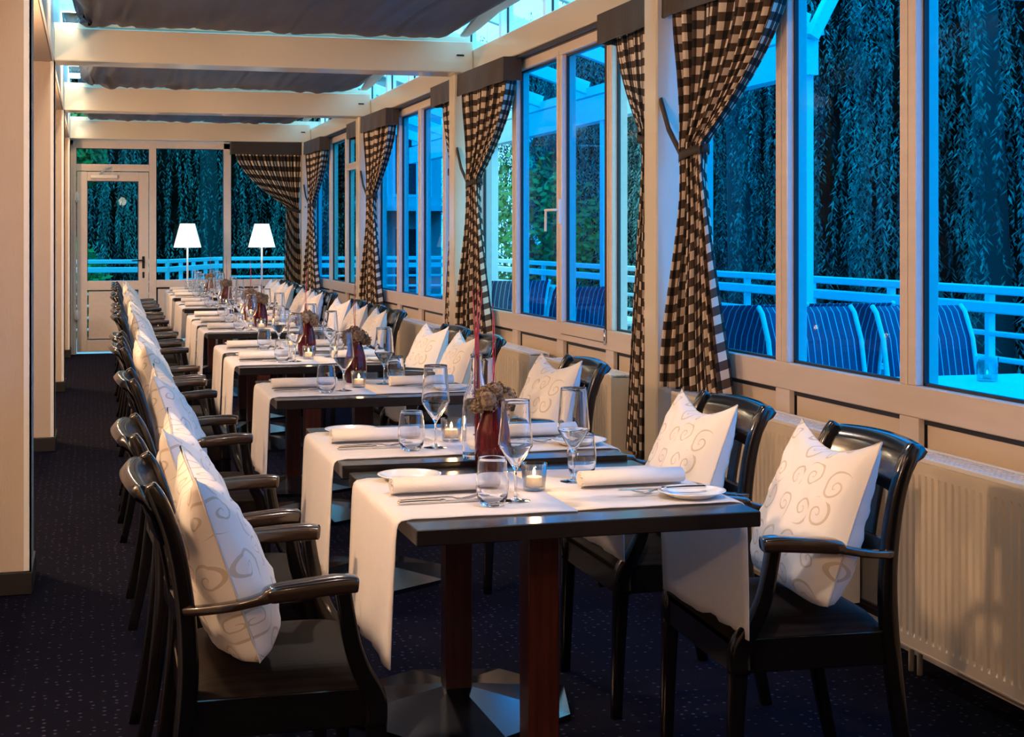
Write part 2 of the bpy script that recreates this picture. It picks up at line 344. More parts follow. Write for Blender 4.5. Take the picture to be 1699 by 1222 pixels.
# windows: mullion centres per bay
MULL = {1: [2.55, 3.46, 4.375, 5.305], 2: [7.31, 8.16, 9.10], 3: [11.05, 11.93, 12.81], 4: [14.7, 15.58, 16.66]}
SPAN = {1: (1.7, 6.24), 2: (6.24, 10.05), 3: (10.05, 13.84), 4: (13.84, 17.9)}
TINT = {1: ['blue', 'blue', 'blue', 'blue', 'blue'], 2: ['clear', 'blue', 'blue', 'clear'], 3: ['blue', 'blue', 'blue', 'blue'], 4: ['cyan', 'cyan', 'cyan', 'blue']}
for k in (1, 2, 3, 4):
    y0, y1 = SPAN[k]; fr = MB(); hw = .05
    fr.box(XW, 2.66, y0, y1, .765, .868, .004); fr.box(XW, 2.66, y0, y1, 2.375, 2.45, .004)
    ed = [y0] + MULL[k] + [y1]
    for y in MULL[k]:
        fr.box(XW, 2.645, y - hw, y + hw, .868, 2.375, .003)
        fr.box(XW - .003, XW, y - .004, y + .004, .868, 2.40)
        fr.box(XW + .005, 2.60, y - hw - .01, y + hw + .01, .06, .765, .002)
    fr.box(XW + .005, 2.60, y0, y1, .0, .06)
    for y in (y0 + .04, y1 - .04): fr.box(XW, 2.645, y - .04, y + .04, .868, 2.375)
    if k == 4: fr.box(XW, 2.645, 14.75, 15.53, 2.03, 2.10, .003)
    root = struct('window_%d' % k, fr, 'frame')
    # dark shadow gaps above the recessed panels
    for a, b2 in zip(ed[:-1], ed[1:]):
        g = MB(); ya, yb = a + (.08 if a == y0 else hw), b2 - (.08 if b2 == y1 else hw)
        for (p, q, r_, s_) in ((ya, yb, .868, .878), (ya, yb, 2.365, 2.375), (ya, ya + .010, .868, 2.375), (yb - .010, yb, .868, 2.375)):
            g.box(2.588, 2.604, p, q, r_, s_)
        g.build('gasket', M['gasket'], root)
        t_ = TINT[k][ed.index(a)]
        MB().box(2.592, 2.598, ya, yb, .870, 2.373).build('pane', M[t_], root)
        pn = MB(); pn.box(2.592, 2.60, ya + .02, yb - .02, .09, .745); pn.build('lower_panel', M['panel'], root)
        gp = MB(); gp.box(2.586, 2.60, ya - .005, yb + .005, .745, .765); gp.box(2.586, 2.60, yb - .012, yb, .09, .75); gp.build('panel_gap', M['gasket'], root)
    if k == 2:
        h = MB(); h.box(2.545, 2.562, 8.115, 8.14, 1.42, 1.56, .003); h.sweep([(2.55, 8.13, 1.50), (2.525, 8.13, 1.50), (2.515, 8.16, 1.50), (2.512, 8.27, 1.50)], .014, .014, (0, 0, 1))
        h.sweep([(2.512, 8.26, 1.507), (2.512, 8.265, 1.38)], .016, .012, (0, 1, 0)); h.build('window_handle', M['whitep'], root)
        sash = MB()
        for (p, q, r_, s_) in ((7.36, 8.11, .80, .803), (7.36, 7.363, .80, 2.44), (7.34, 7.35, .80, 2.44)): sash.box(2.556, 2.561, p, q, r_, s_)
        sash.build('sash_joint', M['gasket'], root)
        hg = MB(); hg.tube([(2.552, 7.345, .79), (2.552, 7.345, .87)], .007); hg.build('hinge', M['chrome'], root)
struct('wall_front', MB().box(-1.3, 2.66, -3.3, -3.2, 0, 3.12), 'wallpaper')
# curtain rail strip under the eave beam
struct('trim_3', MB().box(2.50, 2.53, -.6, 17.8, 2.432, 2.45).box(2.54, 2.56, -.6, 17.8, 2.43, 2.45), 'gasket')
# clerestory above the eave beam
k = 5
for y0, y1 in ((5.95, 9.85), (9.85, 13.7), (13.7, 17.7)):
    fr = MB(); fr.box(2.55, 2.62, y0, y1, 3.04, 3.12); fr.box(2.55, 2.62, y0, y1, 2.61, 2.64)
    n_ = 4
    for j in range(n_):
        y = y0 + (y1 - y0) * (j + .5) / n_ ; fr.box(2.54, 2.62, y - .03, y + .03, 2.61, 3.06)
    root = struct('window_%d' % k, fr, 'whitep'); k += 1
    MB().box(2.58, 2.586, y0, y1, 2.63, 3.05).build('pane', M['clear'], root)
    g = MB()
    for j in range(n_):
        y = y0 + (y1 - y0) * (j + .5) / n_; g.box(2.578, 2.59, y - .036, y - .03, 2.62, 3.06)
    g.build('gasket', M['gasket'], root)
# glass roof with bars
rf = MB()
for y in [i * 1.3 - 3.2 for i in range(17)]: rf.box(-.5, 2.64, y - .03, y + .03, 3.12, 3.18)
rf.box(-.5, 2.64, -3.2, 18, 3.12, 3.16) if False else None
for x in (-.5, .6, 1.7, 2.6): rf.box(x - .03, x + .03, -3.2, 18.0, 3.12, 3.17)
root = struct('ceiling', rf, 'whitep')
MB().box(-.5, 2.64, -3.2, 18.0, 3.185, 3.195).build('pane', M['clear'], root)

# end wall with door
e_ = MB()
e_.box(-.5, -.19, YE, 18.03, 0, 2.45); e_.box(-.5, 2.66, YE, 18.03, 2.405, 2.72)
e_.box(2.30, 2.66, YE, 18.03, 0, 2.45)
struct('wall_back', e_, 'frame')
fr = MB()
fr.box(-.19, -.155, YE - .02, 18.02, 0, 2.44, .003); fr.box(.655, .735, YE - .02, 18.02, 0, 2.44, .003); fr.box(1.505, 1.59, YE - .02, 18.02, 0, 2.44, .003); fr.box(2.27, 2.34, YE - .02, 18.02, 0, 2.44)
fr.box(-.155, .655, YE - .02, 18.02, 2.36, 2.44, .003); fr.box(-.155, .655, YE - .02, 18.02, 2.10, 2.18, .003)
fr.box(.735, 2.27, YE - .02, 18.02, 2.37, 2.44, .003); fr.box(.735, 2.27, YE - .02, 18.02, .76, .845, .003); fr.box(.735, 2.27, YE - .02, 18.02, 0, .14, .003)
root = struct('window_8', fr, 'frame')
for x0, x1, z0, z1 in ((-.155, .655, 2.18, 2.36), (.735, 1.505, .845, 2.37), (1.59, 2.27, .845, 2.37)):
    MB().box(x0, x1, 17.985, 17.99, z0, z1).build('pane', M['cyan'], root)
    g = MB(); g.box(x0, x1, YE, 18.0, z1 - .006, z1); g.box(x0, x0 + .006, YE, 18.0, z0, z1); g.box(x1 - .006, x1, YE, 18.0, z0, z1); g.build('gasket', M['gasket'], root)
for x0, x1 in ((.735, 1.505), (1.59, 2.27)):
    MB().box(x0 + .02, x1 - .02, YE + .005, 18.0, .16, .74).build('lower_panel', M['frame'], root)
    g = MB(); g.box(x0, x1, YE + .012, 18.0, .735, .76); g.box(x0, x0 + .02, YE + .012, 18.0, .14, .76); g.build('panel_gap', M['gasket'], root)
d = MB(); yd = YE - .035
d.box(-.148, -.035, yd, 18.01, .03, 2.09, .004); d.box(.535, .648, yd, 18.01, .03, 2.09, .004)
d.box(-.035, .535, yd, 18.01, 1.985, 2.09, .004); d.box(-.035, .535, yd, 18.01, .735, .84, .004); d.box(-.035, .535, yd, 18.01, .03, .16, .004)
d.box(-.02, .52, yd + .012, 18.0, .175, .72, .003)
door = struct('door_1', d, 'frame')
MB().box(-.035, .535, 17.985, 17.99, .84, 1.985).build('pane', M['cyan'], door)
g = MB()
for q in ((-.035, .535, 1.977, 1.985), (-.035, -.028, .84, 1.985), (.528, .535, .84, 1.985), (-.035, .535, .165, .172), (-.035, .535, .722, .730), (-.03, -.024, .165, .73), (.524, .53, .165, .73)): g.box(q[0], q[1], yd + .008, 17.98, q[2], q[3])
g.build('gasket', M['gasket'], door)
h = MB(); h.box(.575, .605, yd - .008, yd, .98, 1.12, .003); h.tube([(.59, yd, 1.075), (.59, yd - .05, 1.075)], .009); h.sweep([(.595, yd - .05, 1.075), (.54, yd - .052, 1.073), (.46, yd - .05, 1.07)], .016, .02, (0, 0, 1)); h.build('door_handle', M['dark_metal'], door)
h = MB(); h.box(.578, .602, yd - .008, yd, .87, .94, .003); h.build('door_lock', M['dark_metal'], door)
h = MB(); h.box(.0, .30, yd - .05, yd, 2.015, 2.055, .004); h.sweep([(.10, yd - .04, 2.06), (.16, yd - .12, 2.12), (.22, yd - .04, 2.14)], .02, .008, (0, 0, 1)); h.build('door_closer', M['lamp_metal'], door)
for z in (1.80, .45):
    h = MB(); h.box(-.175, -.12, yd - .02, yd, z - .045, z + .045, .003); h.tube([(-.15, yd - .02, z - .06), (-.15, yd - .02, z + .06)], .012); h.build('hinge', M['whitep'], door)
struct('baseboard_back', MB().box(.655, 2.3, YE - .03, YE - .02, 0, .03), 'frame')

# ------------------------------------------------------------ quilted roof blinds
def blind(y0, y1, label, seed):
    mb = MB(); nx, na = 150, 40; x0, x1 = -.07, 2.36; vs = []
    hy, hz, cy_, cz = (y1 - y0) / 2, .15, (y0 + y1) / 2, 2.80
    for i in range(nx + 1):
        s_ = i / nx; x = x0 + (x1 - x0) * s_
        endf = min(1, (s_ / .03) ** .5 if s_ < .03 else 1, ((1 - s_) / .07) ** .5 if s_ > .93 else 1)
        for j in range(na):
            a = 2 * PI * j / na; ca, sa = math.cos(a), math.sin(a)
            py_ = cy_ + hy * math.copysign(abs(ca) ** .5, ca) * (.75 + .25 * endf)
            sag = -.07 * max(0, (py_ - (y1 - .9)) / .9) if sa < 0 else 0
            pz_ = cz + sag * max(0, -sa) + hz * math.copysign(abs(sa) ** .5, sa) * max(endf, .05)
            bunch = 1 + 3.5 * math.exp(-s_ * 9)
            wr_ = noise.noise(Vector((x * 13, py_ * 2.2, seed))) * .016 * bunch + noise.noise(Vector((x * 5 + py_ * 2, py_ * 1.1, seed + 2))) * .022 + noise.noise(Vector((x * 34, py_ * 4, seed + 5))) * .0035 * bunch
            seam = sum(math.exp(-((x - q) / .012) ** 2) for q in (.62, 1.22, 1.84)) * .010
            pz_ += (wr_ + seam) if sa < .3 else wr_
            if ca > 0: py_ += wr_ * 1.5 - seam
            vs.append((x + noise.noise(Vector((x * 3, py_ * 9, seed))) * .02 * bunch * (s_ < .15), py_, pz_))
    fs = [(i * na + j, i * na + (j + 1) % na, (i + 1) * na + (j + 1) % na, (i + 1) * na + j) for i in range(nx) for j in range(na)]
    fs += [tuple(range(na))[::-1], tuple(nx * na + j for j in range(na))]
    mb.add(vs, fs, True); o = mb.build('roof_blind', M['blind'])
    tag(o, label, 'blind', 'quilted roof blinds')
    ln = MB(); ln.sweep([(2.37, y0, 2.74), (2.37, y1 - .9, 2.74), (2.40, y1 - .35, 2.71), (2.42, y1, 2.70)], [.10, .12, .09, .06], .02, (1, 0, 0))
    ln.build('blind_edge', M['lining'], o)
blind(6.35, 9.84, 'grey quilted roof blind hanging above the nearest visible cross beam', 1.3)
blind(10.22, 13.69, 'grey quilted roof blind seen under the nearest beam, the middle one of three', 6.1)
blind(14.06, 17.61, 'grey quilted roof blind just before the end wall, the farthest of three', 9.7)

blind(2.40, 5.88, 'grey quilted roof blind over the nearest tables', 15.2)
blind(-3.1, 1.98, 'grey quilted roof blind over the room behind', 19.2)
# ------------------------------------------------------------ radiators
def radiator(y0, y1, label, ribs=True):
    r0 = empty('radiator', (2.46, (y0 + y1) / 2, 0)); tag(r0, label, 'radiator', 'panel radiators under the windows')
    oy = (y0 + y1) / 2; mb = MB(); X0 = 2.40 - 2.46; L0, L1 = y0 - oy, y1 - oy
    z0, z1 = .105, .672
    if ribs:
        # corrugated front with rounded channel ends
        pts = []; p = .036; n_ = int((L1 - L0 - .05) / p); st = L0 + ((L1 - L0) - n_ * p) / 2
        cols = [(L0, 0), (st, 0)]
        for i in range(n_):
            a = st + i * p
            cols += [(a + p * .28, 0), (a + p * .40, 1), (a + p * .60, 1), (a + p * .72, 0)]
        cols += [(L1, 0)]
        rows = [(z0, 0), (z0 + .032, 0), (z0 + .045, 1), (z1 - .052, 1), (z1 - .038, 0), (z1, 0)]
        vs = [(X0 + .007 * c * r_, y, z) for y, c in cols for z, r_ in rows]; nr = len(rows)
        mb.add(vs, [(i * nr + j, (i + 1) * nr + j, (i + 1) * nr + j + 1, i * nr + j + 1) for i in range(len(cols) - 1) for j in range(nr - 1)])
        mb.box(X0 + .012, X0 + .03, L0, L1, z0, z1)
    else: mb.box(X0, X0 + .03, L0, L1, z0, z1, .004)
    mb.box(X0 - .002, X0 + .012, L0, L1, z0 - .005, z0); mb.build('front_panel', M['radiator'], r0)
    sd = MB(); sd.box(X0, X0 + .12, L0 - .004, L0, z0, z1); sd.box(X0, X0 + .12, L1, L1 + .004, z0, z1); sd.box(X0 + .095, X0 + .12, L0, L1, z0, z1); sd.build('side_panel', M['radiator'], r0)
    g = MB(); g.box(X0 - .002, X0 + .010, L0, L1, z1, z1 + .016, .002); g.box(X0 + .110, X0 + .122, L0, L1, z1, z1 + .016, .002)
    y = L0
    while y < L1 - .01:
        g.box(X0 + .010, X0 + .110, y, y + .012, z1 + .006, z1 + .012); y += .026
    for x in (.03, .05, .07, .09): g.box(X0 + x, X0 + x + .006, L0, L1, z1 + .005, z1 + .013)
    g.build('top_grille', M['grille'], r0)
    for q in (L1 - .05, L1 - .10): MB().tube([(X0 + .06, q, 0), (X0 + .06, q, z0)], .009).build('supply_pipe', M['radiator'], r0)
    return r0
radiator(2.75, 4.23, 'ribbed cream radiator at the right edge behind the nearest window-side chair')
radiator(4.62, 6.04, 'ribbed cream radiator between the near checked curtain and the two nearest window-side pillows')
b1 = radiator(6.82, 7.92, 'ribbed cream radiator beside the third window-side chair, left of the long checked curtain')
radiator(8.22, 9.75, 'cream radiator with a thermostat valve next to it, behind the fourth window-side chair')
radiator(10.7, 12.05, 'smooth cream radiator under the third window bay', False)
radiator(12.2, 13.5, 'smooth cream radiator half hidden by far pillows and curtain', False)
v_ = MB(); v_.tube([(-.02, .555, .60), (-.02, .63, .60), (-.02, .632, .60)], [.022, .022, .015]); v_.tube([(-.02, .63, .60), (-.02, .70, .60)], .018)
v_.tube([(-.02, .68, .60), (.04, .68, .60), (.05, .70, .10)], .008)
vv = v_.build('thermostat_valve', M['whitep'], b1); MB().tube([(-.02, .545, .60), (-.02, .56, .60)], .014).build('valve_cap', M['dark_metal'], vv)

# ------------------------------------------------------------ curtains
def curtain(keys, label, W=1.6, folds=9, zs=70, amp_top=.018, tie=None, side=1, vs_=1.0):
    """keys: (z, ax, ay, bx, by, amp) from top to bottom; a = fixed edge, b = free edge"""
    N = 130; vs = []; uvs = []; prev = None; acc = [0] * (N + 1)
    zt, zb = keys[0][0], keys[-1][0]
    for j in range(zs + 1):
        z = zt + (zb - zt) * j / zs
        for k0, k1 in zip(keys[:-1], keys[1:]):
            if z <= k0[0] + 1e-6 and z >= k1[0] - 1e-6: break
        f = (k0[0] - z) / (k0[0] - k1[0]); p = k1[6] if len(k1) > 6 else 1
        fb = f ** p; g = f * f * (3 - 2 * f)
        ax, ay = k0[1] + (k1[1] - k0[1]) * g, k0[2] + (k1[2] - k0[2]) * g
        bx, by = k0[3] + (k1[3] - k0[3]) * fb, k0[4] + (k1[4] - k0[4]) * fb
        am = k0[5] + (k1[5] - k0[5]) * g
        d = Vector((bx - ax, by - ay)); nn = Vector((-d.y, d.x)).normalized() if d.length > 1e-5 else Vector((1, 0))
        row = []
        for i in range(N + 1):
            s_ = i / N; w_ = math.sin(2 * PI * folds * s_ + 1.3 * math.sin(5 * s_ + j * .03)) + .35 * math.sin(2 * PI * folds * 2.3 * s_ + j * .05)
            q = Vector((ax, ay)) + d * s_ + nn * am * w_
            zz = z - .0 * s_
            row.append(Vector((q.x, q.y, zz)))
        if prev:
            for i in range(N + 1): acc[i] += (row[i] - prev[i]).length
        prev = row; vs += row; uvs += [(i / N * W, acc[i] * vs_) for i in range(N + 1)]
    n1 = N + 1; ctr = Vector((keys[0][1], keys[0][2], 0))
    mb = MB(); mb.add([p - ctr for p in vs], [(j * n1 + i, j * n1 + i + 1, (j + 1) * n1 + i + 1, (j + 1) * n1 + i) for j in range(zs) for i in range(N)], True, uvs)
    o = mb.build('checked_curtain', M['check'], None, ctr)
    so = o.modifiers.new('thickness', 'SOLIDIFY'); so.thickness = .003
    tag(o, label, 'curtain', 'checked curtains tied beside the columns')
    if tie:
        z, ax, ay, bx, by, px_, py__, pz__ = tie
        cx, cy = (ax + bx) / 2 - ctr.x, (ay + by) / 2 - ctr.y; rx = math.hypot(bx - ax, by - ay) / 2 + .022
        th = math.atan2(by - ay, bx - ax)
        t = MB(); pts = []
        for q in range(21):
            a = 2 * PI * q / 20; lx, ly = rx * math.cos(a), .045 * math.sin(a)
            pts.append((cx + lx * math.cos(th) - ly * math.sin(th), cy + lx * math.sin(th) + ly * math.cos(th), z + .02 * math.cos(a)))
        t.sweep(pts, .006, .035, (.01, .02, 1)) if False else None
        ring = [Vector(p) for p in pts]; vv_ = []
        for p in ring: vv_ += [(p.x, p.y, p.z - .018), (p.x, p.y, p.z + .018)]
        t.add(vv_, [(2 * q, 2 * q + 2, 2 * q + 3, 2 * q + 1) for q in range(20)], True)
        e0 = Vector((cx - rx * math.cos(th), cy - rx * math.sin(th), z)); e1 = Vector((px_ - ctr.x, py__ - ctr.y, pz__))
        t.sweep([e0, e0.lerp(e1, .5) + Vector((-.01, 0, -.01)), e1], .012, .03, (1, 0, 0))
        tb = t.build('tieback', M['band'], o); sm_ = tb.modifiers.new('thickness', 'SOLIDIFY'); sm_.thickness = .004
    return o
def valance(pts, label, z0=2.30, z1=2.445):
    mb = MB(); vs = []; P = []
    for a, b2 in zip(pts[:-1], pts[1:]):
        n_ = 24
        for i in range(n_): P.append(Vector(a).lerp(Vector(b2), i / n_))
    P.append(Vector(pts[-1])); c0 = Vector(pts[0])
    for i, p in enumerate(P):
        k_ = .003 * math.sin(i * .9)
        vs += [(p.x - c0.x + k_, p.y - c0.y, z0 + .002 * math.sin(i * .5)), (p.x - c0.x, p.y - c0.y, z1)]
    mb.add(vs, [(2 * i, 2 * i + 2, 2 * i + 3, 2 * i + 1) for i in range(len(P) - 1)], False)
    o = mb.build('curtain_valance', M['valance'], None, (c0.x, c0.y, 0)); so = o.modifiers.new('thickness', 'SOLIDIFY'); so.thickness = .01; so.offset = 0
    tag(o, label, 'valance', 'dark valances above the curtains')
cols = ['nearest column', 'second column', 'third column', 'corner column']
for i, y in enumerate(CY + [17.60]):
    ztop = 2.36; zb = .70
    curtain([(ztop, 2.44, y - .06, 2.50, y - 1.08, .036), (1.74, 2.45, y - .14, 2.475, y - .32, .022, 1.7), (1.62, 2.44, y - .16, 2.475, y - .31, .018), (zb, 2.405, y - .03, 2.50, y - .49, .030)],
            'brown and cream checked curtain on the near side of the ' + cols[i], 2.6, 9, tie=(1.70, 2.45, y - .15, 2.475, y - .31, 2.40, y + .0, 1.95))
    valance([(2.40, y - .03), (2.40, y - .04), (2.425, y - 1.12), (2.53, y - 1.14)], 'dark brown valance on the near side of the ' + cols[i])
    if i < 3:
        curtain([(ztop, 2.46, y + .20, 2.52, y + .92, .016), (1.84, 2.44, y + .22, 2.47, y + .42, .016, 1.5), (1.72, 2.44, y + .22, 2.47, y + .38, .014), (.34 if i == 0 else .72, 2.43, y + .20, 2.47, y + .60, .026)],
                'brown and cream checked curtain on the far side of the ' + cols[i], 2.4, 7, tie=(1.80, 2.44, y + .24, 2.47, y + .38, 2.42, y + .15, 1.9))
        valance([(2.42, y + .16), (2.42, y + .90), (2.53, y + .92)], 'dark brown valance on the far side of the ' + cols[i])
curtain([(2.35, 2.40, 17.74, 1.62, 17.76, .018), (1.70, 2.36, 17.74, 2.21, 17.74, .018, 1.7), (1.6, 2.36, 17.74, 2.21, 17.74, .016), (.25, 2.42, 17.74, 2.17, 17.74, .018)],
        'wide swagged checked curtain across the end window', 1.45, 11, vs_=.62, tie=(1.66, 2.36, 17.74, 2.22, 17.74, 2.42, 17.6, 1.7))
valance([(1.57, 17.80), (1.57, 17.64), (2.38, 17.64)], 'dark brown valance over the end window')

# ------------------------------------------------------------ chair
def make_chair():
    r0 = empty('dining_armchair', (0, 0, 0))
    BPX = [(-.255, 0), (-.215, .20), (-.188, .42), (-.186, .55), (-.197, .66), (-.215, .75), (-.240, .82), (-.258, .855)]
    for s_ in (-1, 1):
        pts = []
        for x, z in BPX:
            k_ = min(1, z / .42); pts.append((x, s_ * (.235 - .012 * (z > .42) * (z - .42) / .43), z))
        MB().soft(pts, [.030, .034, .038, .036, .034, .034, .036, .030], [.030, .036, .042, .040, .038, .036, .034, .024], (0, 1, 0)).build('leg', M['lacquer'], r0)
        MB().soft([(.205, s_ * .240, 0), (.198, s_ * .242, .22), (.190, s_ * .244, .40)], [.030, .036, .044], [.030, .036, .044], (0, 1, 0)).build('leg', M['lacquer'], r0)
    # scrolled top rail, curved backwards in plan
    pts = []; n_ = 12; vs = []
    sec = [(-.212, .735), (-.222, .780), (-.238, .820), (-.258, .848), (-.282, .852), (-.294, .838), (-.284, .824), (-.268, .815), (-.250, .780), (-.236, .735)]
    for i in range(n_ + 1):
        y = -.222 + .444 * i / n_; bow = -.022 * (1 - (y / .222) ** 2); dz = .008 * (1 - (y / .222) ** 2)
        vs += [(x + bow, y, z + dz) for x, z in sec]
    k_ = len(sec); fs = [(i * k_ + j, i * k_ + (j + 1) % k_, (i + 1) * k_ + (j + 1) % k_, (i + 1) * k_ + j) for i in range(n_) for j in range(k_)]
    fs += [tuple(range(k_))[::-1], tuple(n_ * k_ + j for j in range(k_))]
    tr_ = MB().add(vs, fs, True).build('top_rail', M['lacquer'], r0); tr_['label'] = 'scrolled glossy top rail'
    MB().sweep([(-.200, -.22, .60), (-.215, 0, .60), (-.200, .22, .60)], .018, .05, (1, 0, 0), .005).build('back_rail', M['lacquer'], r0)
    for y in (-.075, .075):
        MB().sweep([(-.210, y, .58), (-.222, y, .66), (-.242, y, .76)], .05, .012, (0, 1, 0), .003).build('back_slat', M['lacquer'], r0)
    for s_ in (-1, 1):
        # arm: thin at the back post, thick padded grip at the front, then a curved support down to the seat
        MB().soft([(-.190, s_ * .236, .605), (-.16, s_ * .262, .610), (-.10, s_ * .285, .620), (-.045, s_ * .290, .632), (-.025, s_ * .290, .640), (.04, s_ * .286, .646), (.11, s_ * .278, .650), (.145, s_ * .274, .648)],
                   [.026, .028, .030, .036, .048, .054, .054, .050], [.018, .018, .019, .022, .034, .036, .036, .032], (0, 1, 0)).build('armrest', M['glint_lacquer'], r0)
        MB().soft([(.118, s_ * .274, .640), (.128, s_ * .273, .58), (.140, s_ * .268, .52), (.160, s_ * .258, .465), (.188, s_ * .245, .41), (.190, s_ * .244, .35)], [.034, .032, .032, .036, .047, .048], [.034, .034, .036, .040, .047, .048], (0, 1, 0)).build('arm_support', M['lacquer'], r0)
    f_ = MB(); f_.box(-.18, .19, -.240, -.218, .345, .425, .003); f_.box(-.18, .19, .218, .240, .345, .425, .003); f_.box(-.195, -.17, -.222, .222, .345, .425, .003); f_.box(.182, .205, -.235, .235, .345, .425, .003)
    f_.build('seat_frame', M['lacquer'], r0)
    # cushion seat with domed top
    vs = []; N = 14
    for i in range(N + 1):
        for j in range(N + 1):
            a, b2 = -1 + 2 * i / N, -1 + 2 * j / N
            vs.append((.01 + .195 * a, .238 * b2, .425 + .045 * (max(0, (1 - a ** 6) * (1 - b2 ** 6))) ** .5))
    n1 = N + 1; fs = [(i * n1 + j, (i + 1) * n1 + j, (i + 1) * n1 + j + 1, i * n1 + j + 1) for i in range(N) for j in range(N)]
    st = MB().add(vs, fs, True); st.box(-.185, .205, -.238, .238, .41, .426); st.build('seat', M['seat'], r0)
    return r0
def pil_yz(a, b2):
    wy = .238 * (1 - .06 * (1 - b2 * b2)) * (1 - .05 * max(0, -b2 - .55) / .45)
    z = .215 * b2 * (1 - .10 * (1 - a * a)) - .034 * (1 - abs(a) ** 1.6) * max(0, b2)
    if b2 < 0: z += .032 * abs(a) ** 3 * (-b2) ** 2
    return wy * a, z
def make_pillow():
    N = 30; mb = MB(); hw = .215
    for side in (1, -1):
        vs = []; uvs = []
        for i in range(N + 1):
            for j in range(N + 1):
                a, b2 = -1 + 2 * i / N, -1 + 2 * j / N
                e = max(0, (1 - a * a) * (1 - b2 * b2)); e = max(e, (1 - a * a) * .10 * (b2 < -.9) * (1 + b2) * 10)
                fat = 1 + .35 * (-b2) * (1 if b2 < 0 else .6)
                x = side * (.082 * e ** .40 * fat)
                wr_ = noise.noise(Vector((a * 3.2, b2 * 3.2, 3.0 * side))) * .009 + noise.noise(Vector((a * 7, b2 * 6, 9.0 * side))) * .005
                x += side * wr_ * min(1, e * 5)
                y, z = pil_yz(a, b2)
                if b2 < -.6: y += noise.noise(Vector((a * 6, b2 * 4, 1))) * .008
                vs.append((x, y, z + hw)); uvs.append(((a + 1) / 2, (b2 + 1) / 2))
        n1 = N + 1; fs = [(i * n1 + j, (i + 1) * n1 + j, (i + 1) * n1 + j + 1, i * n1 + j + 1) for i in range(N) for j in range(N)]
        if side < 0: fs = [f[::-1] for f in fs]
        mb.add(vs, fs, True, uvs)
    sm_ = MB()
    return mb
def pillow_obj():
    mb = make_pillow(); r0 = empty('scatter_pillow', (0, 0, 0))
    # lean backwards: rotate about local y
    ang = -math.radians(19); ca, sa = math.cos(ang), math.sin(ang)
    mb.v = [(x * ca + z * sa, y, -x * sa + z * ca) for x, y, z in mb.v]
    mb.build('pillow_cover', M['pillow'], r0)
    hw = .215; pts = []
    for (a0, b0, a1, b1_) in ((-1, -1, 1, -1), (1, -1, 1, 1), (1, 1, -1, 1), (-1, 1, -1, -1)):
        for q in range(10):
            a, b2 = a0 + (a1 - a0) * q / 10, b0 + (b1_ - b0) * q / 10
            y, z = pil_yz(a, b2); z += hw
            pts.append((z * sa, y, z * ca))
    pts.append(pts[0]); p_ = MB(); vs = []
    for p in pts: vs += [(p[0] - .002, p[1], p[2] - .002), (p[0] + .002, p[1], p[2] + .002), (p[0], p[1] * 1.012, p[2] * 1.003)]
    p_.add(vs, [(3 * i + a, 3 * i + b2, 3 * i + 3 + b2, 3 * i + 3 + a) for i in range(len(pts) - 1) for a, b2 in ((0, 1), (1, 2), (2, 0))], True)
    p_.build('seam', M['linen'], r0)
    return r0
TABLES = [(.637, 3.02, .750), (.628, 3.822, .763), (.657, 5.53, .750), (.655, 6.95, .750), (.668, 7.75, .750), (.695, 9.43, .750), (.705, 10.23, .750),
          (.72, 11.03, .750), (.75, 12.70, .750), (.765, 13.50, .750), (.785, 14.95, .750), (.80, 15.75, .750), (.815, 16.55, .750)]
LY = [3.30, 4.07, 5.57, 7.10, 7.88, 9.78, 10.58, 11.42, 12.95, 13.72, 15.15, 15.97, 16.80]
RY = [3.42, 4.23, 5.75, 7.26, 8.03, 9.92, 10.71, 11.58, 13.15, 13.95, 15.35, 16.15, 16.95]
TW, TD = .77, .785
chair = Proto(make_chair()); pillow = Proto(pillow_obj())
for i in range(13):
    tx = TABLES[i][0]
    xl = tx - .262 + (0 if i < 8 else -.02); xr = tx + TW + .228 + (0.02 if i > 4 else 0)
    a = random.uniform(-.03, .03)
    chair.place((xl, LY[i], 0), a, 'black lacquered armchair on the aisle side of the ' + tname(i), 'chair', 'dining armchairs along the aisle')
    pillow.place((xl - .038, LY[i] - .025 + random.uniform(-.015, .015), .468), a + random.uniform(-.05, .05), 'cream scroll-patterned pillow on the aisle-side chair at the ' + tname(i), 'pillow', 'scroll pillows')
    a = PI + random.uniform(-.03, .03) - (.03 if i == 0 else 0)
    chair.place((xr, RY[i], 0), a, 'black lacquered armchair on the window side of the ' + tname(i), 'chair', 'dining armchairs along the windows')
    pillow.place((xr + .005, RY[i] - .050 + random.uniform(-.015, .015), .468), a + random.uniform(-.06, .06), 'cream scroll-patterned pillow on the window-side chair at the ' + tname(i), 'pillow', 'scroll pillows')

# ------------------------------------------------------------ tables
def make_table():
    r0 = empty('dining_table', (0, 0, 0))                  # origin at the centre of the top, floor level
    MB().box(-TW / 2, TW / 2, -TD / 2, TD / 2, .716, .750, .002).build('tabletop', M['tabletop'], r0)
    MB().box(-.038, .038, -.038, .038, .05, .716, .003).build('column', M['mahogany'], r0)
    b_ = MB(); R = .345; n_ = 8; vs = [(R * math.cos(math.radians(-35 - 45 * k)), R * math.sin(math.radians(-35 - 45 * k)), .016) for k in range(n_)]
    vs += [(x, y, 0) for x, y, z in vs]; vs += [(.045 * math.cos(math.radians(-35 - 45 * k)), .045 * math.sin(math.radians(-35 - 45 * k)), .062) for k in range(n_)]
    fs = [(k, k + 8, (k + 1) % 8 + 8, (k + 1) % 8) for k in range(8)] + [(k, (k + 1) % 8, (k + 1) % 8 + 16, k + 16) for k in range(8)] + [tuple(range(16, 24))]
    b_.add(vs, fs).build('pedestal_base', M['steel'], r0)
    u_ = MB().box(-.30, .30, -.06, .06, .700, .716); u_.build('support_plate', M['dark_metal'], r0)
    return r0
table = Proto(make_table())
